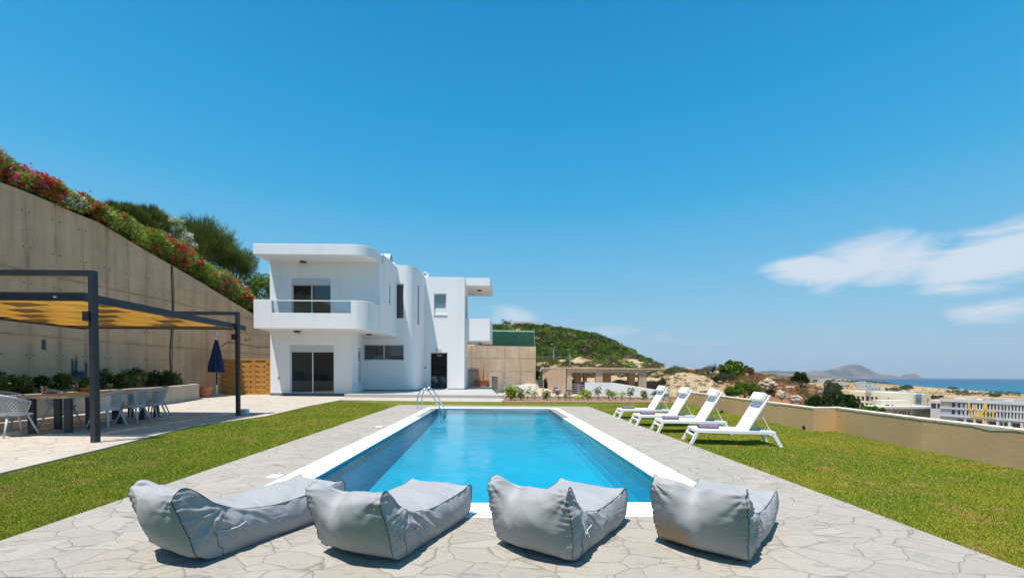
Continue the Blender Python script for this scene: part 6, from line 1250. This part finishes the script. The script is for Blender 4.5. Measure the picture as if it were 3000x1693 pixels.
for px in (2829, 2857, 2889, 2925, 2959, 2996, 3032): s = fpx(px)*Lf; P = [wpt(a0, a1, q, 0, k_)[:2] for q, k_ in ((s-.35, -.3), (s+.35, -.3), (s+.35, -.012), (s-.35, -.012))]; MB().prism(P, 0, ztop*.42).build('column', M_HWHITE, hw2)
for px, w_, f0, f1 in ((2840, .5, .64, .86), (2857, .35, .64, .80), (2889, .8, .64, .87), (2846, 2.0, .612, .632), (2848, .3, .40, .60), (2858, .35, .385, .6), (2868, .6, .385, .6), (2878, .5, .385, .6), (2890, .35, .385, .6), (2900, 3.6, .575, .6), (2900, 3.6, .378, .40), (2911, .3, .4, .575), (2860, 1.8, .378, .395), (2884, .5, .0, .33), (2857.5, .4, .12, .33)):
    s = fpx(px)*Lf; P = [wpt(a0, a1, q, 0, k_)[:2] for q, k_ in ((s-w_/2, -.62), (s+w_/2, -.62), (s+w_/2, -.52), (s-w_/2, -.52))]; MB().prism(P, ztop*mf(f0), ztop*mf(f1)).build('yellow_sunshade', M_YEL, hw2)
# two-letter yellow sign high on the left end
s = fpx(2767)*Lf; sg = MB()
def sb(x0, x1, z0, z1):
    P = [wpt(a0, a1, s+q, 0, k_)[:2] for q, k_ in ((x0, -.14), (x1, -.14), (x1, -.02), (x0, -.02))]; sg.prism(P, ztop*.83+z0, ztop*.83+z1)
sb(0, .22, -.6, .75); sb(.7, .92, -.6, .75); sb(.22, .7, 0, .22); sb(1.05, 1.7, .15, .37); sb(1.27, 1.48, -.15, .7)
sg.build('yellow_sign', M_YEL, hw2)
for px, w_, h_, cl in ((2790, 14, 6, 0), (2818, 4, 9, 0), (2850, 12, 4, 0), (2868, 9, 8, 1), (2905, 14, 9, 1), (2930, 6, 7, 0), (2942, 4, 8, 0), (2968, 14, 10, 1)):
    s = fpx(px)*Lf; k = 165/FPX; P = [wpt(a0, a1, q, 0, k_)[:2] for q, k_ in ((s-w_*k, 6), (s+w_*k, 6), (s+w_*k, 10), (s-w_*k, 10))]; MB().prism(P, ztop+.02, ztop+h_*k*.8).build('roof_plant', M_GALV if cl else M_HWHITE, hw2)
# street lamps
for px, pyt, Y, lb in ((2827, 1187, 120, 'tall street lamp with double arms before the white and blue hotel'), (2941, 1188, 105, 'tall grey street lamp before the right part of the white and blue hotel'), (2672, 1177, 200, 'street lamp before the cream hotel terrace')):
    q = D(px, pyt, Y); t = thing('street_lamp', lb, 'street lamp', (q.x, Y, -20), 0, 'street lamps on the plain'); h = q.z+20; MB().tube([(0, 0, 0), (0, 0, h)], [.14, .08], 8).build('pole', M_GALV, t); MB().bar((-.9, 0, h), (.9, 0, h), .1, .1).build('arm', M_GALV, t)
    for s in (-1, 1): MB().box(s*1.0-.35, s*1.0+.35, -.15, .15, h-.08, h+.06).build('lamp_head', M_GALV, t)
# small buildings far off
def block(px, py, wpx, hpx, Y, lb, mat, roofm=None, wn=3):
    q = D(px, py, Y); k = Y/FPX; t = thing('coastal_house', lb, 'house', (q.x, Y, q.z), 0, 'small buildings on the coastal plain'); w, h = wpx*k/2, hpx*k; facade(t, (-w, 0), (w, 0), -3, h, mat, [((i+.35)/wn, (i+.65)/wn, .45, .75) for i in range(wn)], .3, roofm or mat, back=w*1.3)
M_RED = plain('red_tile', (.45, .15, .09), .9, var=.1); M_BLUER = plain('blue_roof', (.16, .30, .50), .7)
for a in ((2312, 1114, 18, 6, 700, 'white house on the hillside left of the small dark tree', M_HWHITE), (2398, 1142, 30, 9, 330, 'wide white house right of the small dark tree', M_HWHITE), (2465, 1124, 30, 6, 900, 'white buildings by the shore below the headland', M_HWHITE), (2528, 1124, 22, 6, 800, 'white house before the dark trees at the bay', M_HWHITE), (2550, 1131.5, 36, 6, 640, 'long house with a pale blue roof above the cream hotel', M_HWHITE, M_BLUER), (2567, 1143, 28, 11, 440, 'white two storey house behind the cream hotel', M_HWHITE), (2586, 1144, 16, 5, 480, 'red roofed house behind the cream hotel', M_HCREAM, M_RED), (2520, 1132, 10, 4, 700, 'tiny white house left of the blue roofed one', M_HWHITE), (2820, 1139.5, 6, 2, 900, 'tiny beach hut by the shore', M_HWHITE), (2410, 1117, 16, 4, 1100, 'pale house in the green valley below the headland', M_HWHITE), (2365, 1119, 20, 4, 900, 'distant pale house row behind the small dark tree', M_HWHITE)): block(*a)
# trees and scrub of the plain (stuff: nobody could count it)
rng = np.random.default_rng(9); Cs, Rs, Ks = [], [], []
def plain_z(px, Y): 
    cY = coast(px); return float(np.interp(Y, [30, 80, 170, 300, cY*.45+160, cY*.85, cY], [-9, -20.5, -21, -23, -31, -39, -40.3]))
def patch(px0, px1, py, n, rr, k=0, spread=2.0):
    for _ in range(n):
        px = rng.uniform(px0, px1); pyy = py+rng.normal()*spread; hz_ = 1097+.0075*(px-1500); Y = FPX*36/(max(pyy-hz_, 1.2)); 
        for _ in range(4): Y = FPX*(H-plain_z(px, Y))/max(pyy-hz_, 1.2)
        Y = min(Y, coast(px)*.97); q = D(px, pyy, Y); r_ = rng.uniform(*rr)*Y/FPX; Cs.append((q.x, Y, plain_z(px, Y)+r_*.4)); Rs.append(r_); Ks.append(k)
patch(2300, 2480, 1118, 260, (1.5, 3.5), 0, 3); patch(2480, 2600, 1119, 160, (1.5, 3), 0, 2.0); patch(2560, 2630, 1123, 50, (1.2, 2), 0, .8); patch(2380, 2520, 1131, 80, (1.5, 3.2), 0, 3); patch(2590, 2640, 1142, 60, (2, 4), 0, 2.5); patch(2640, 2672, 1138, 45, (2.5, 6), 0, 3)
patch(2728, 2760, 1166, 40, (3, 6), 0, 2); patch(2780, 2804, 1137, 30, (2.5, 4.5), 0, 1.5); patch(2775, 2835, 1149, 70, (2, 4), 1, 2); patch(2800, 2880, 1155, 60, (2, 4), 1, 2.5); patch(2880, 2990, 1154, 90, (1.5, 4), 1, 4); patch(2900, 2930, 1160, 25, (3, 5), 0, 2); patch(2700, 2800, 1150, 50, (1, 2.4), 1, 7); patch(2700, 3000, 1150, 60, (.8, 2), 0, 6); patch(2300, 2450, 1150, 40, (2, 5), 0, 6); patch(2640, 2720, 1212, 50, (6, 14), 2, 6); patch(2760, 2830, 1232, 40, (6, 12), 2, 5)
Cs, Rs, Ks = np.array(Cs), np.array(Rs), np.array(Ks); per = 70; i = np.repeat(np.arange(len(Cs)), per); n = len(i); d = nrm(rng.normal(size=(n, 3))); d[:, 2] = np.abs(d[:, 2]); P = Cs[i]+d*Rs[i][:, None]*np.array([1, 1, .7])*rng.uniform(.6, 1, (n, 1)); V, F = leaves(P, d+rng.normal(size=(n, 3))*.6, Rs[i]*.45, Rs[i]*.3, rng)
tag(npmesh('coastal_scrub', V, F, [LM_DK, LM_OLIVE, LM_OLIVE], mi=Ks[i]), 'dark trees and low green scrub scattered over the dry coastal plain', 'scrub', kind='stuff')
# palm and low white building on the hill top
def palm():
    q = D(1483, 948, 80); t = thing('palm_tree', 'small palm tree standing up behind the hill crest', 'palm', (q.x, 80, q.z-1.5)); MB().tube([(0, 0, 0), (.05, 0, 1.4)], [.2, .16], 8).build('trunk', M_BARK, t); rng = np.random.default_rng(1); LV = []
    for k in range(22):
        a = rng.uniform(0, 6.28); e = rng.uniform(.2, 1.2); pts = [np.array([.05, 0, 1.4])]; d = np.array([math.cos(a)*math.cos(e), math.sin(a)*math.cos(e), math.sin(e)])
        for s in range(6): pts.append(pts[-1]+d*.21); d = nrm((d+[0, 0, -.18])[None])[0]
        for s in range(1, 7):
            m_ = 8; P = np.repeat(pts[s][None], m_, 0); sd = np.cross(d, [0, 0, 1.0]); sg_ = np.where(np.arange(m_) % 2, 1, -1)[:, None]; V, F = leaves(P-d*.2*rng.random((m_, 1)), sd*sg_+d*.8+rng.normal(size=(m_, 3))*.1, .32, .05, rng); LV.append((V, F, 0))
    V, F, _ = join(LV); npmesh('frond', V, F, LM_DK, t)
palm()
a, b = D(1497, 944.5, 79), D(1582, 946, 79); tag(MB().box(a.x, b.x, 79, 82, a.z-1.5, a.z+.25).build('hilltop_wall', M_HWHITE), 'low white flat roofed building edge on top of the green hill', 'building')
# wire fence posts before the hill, shade net
for px, y0, y1, Y, lb in ((1622, 1021, 1068, 46, 'thin leaning fence post below the green hill'), (1670, 1037, 1078, 44, 'pale fence post just above the pavilion roof')):
    a, b = D(px, y0, Y), D(px, y1, Y); tag(MB().tube([a, b-Vector((0, 0, .4))], .06, 8).build('fence_post', M_GALV), lb, 'post', 'wire fence posts below the hill')
a, b = D(1622, 1045, 46), D(1670, 1047, 44); c_, d_ = D(1500, 1046, 50), D(1760, 1072, 42); tag(MB().tube([c_, a, b, d_], .012, 4).build('fence_wire', M_GALV), 'thin wire strung between the fence posts below the hill', 'wire')
YN = 42; net = thing('shade_net', 'green shade net stretched above the bare concrete wall', 'shade net'); nx_, nz_ = 60, 12; vs = []
for j in range(nz_+1):
    for i in range(nx_+1):
        f, g_ = i/nx_, j/nz_; px = 1405+160*f; top = 968.5+2.5*f; bot = 1011+4.5*f-3*math.sin(f*3.1); py = top+(bot-top)*g_; q = D(px, py, YN); vs.append((q.x, YN+.12*math.sin(f*30+g_*4)*g_+.5*g_, q.z-.05*math.sin(f*12)*g_))
o = MB().add(vs, [(j*(nx_+1)+i, j*(nx_+1)+i+1, (j+1)*(nx_+1)+i+1, (j+1)*(nx_+1)+i) for j in range(nz_) for i in range(nx_)]).build('netting', plain('green_netting', (.11, .27, .16), .8, var=.2, bump=.3), net, smooth=True); so = o.modifiers.new('s', 'SOLIDIFY'); so.thickness = .01
a, b = D(1405, 968, YN+.1), D(1566, 970.5, YN+.1); MB().tube([a, b], .03, 6).build('cord', M_GALV, net); a, b = D(1565, 968, YN+.1), D(1567, 1016, YN+.1); MB().tube([a, b], .04, 6).build('pole', M_GALV, net)
# ================================================================ HAZE
hz = MB().box(-26000, 34000, -8, 21000, -60, 620).build('haze', None); hz.data.materials.clear(); hm = bpy.data.materials.new('haze_air'); hm.use_nodes = True; ht_ = hm.node_tree; ht_.nodes.clear(); ho = ht_.nodes.new('ShaderNodeOutputMaterial'); hv_ = ht_.nodes.new('ShaderNodeVolumePrincipled')
hv_.inputs['Color'].default_value = (.74, .86, 1, 1); hv_.inputs['Density'].default_value = 3.4e-5; hv_.inputs['Anisotropy'].default_value = .2; ht_.links.new(hv_.outputs[0], ho.inputs['Volume']); hz.data.materials.append(hm); tag(hz, kind='stuff'); hz['label'] = 'thin bluish haze over the coast and the far headland'; hz['category'] = 'haze'
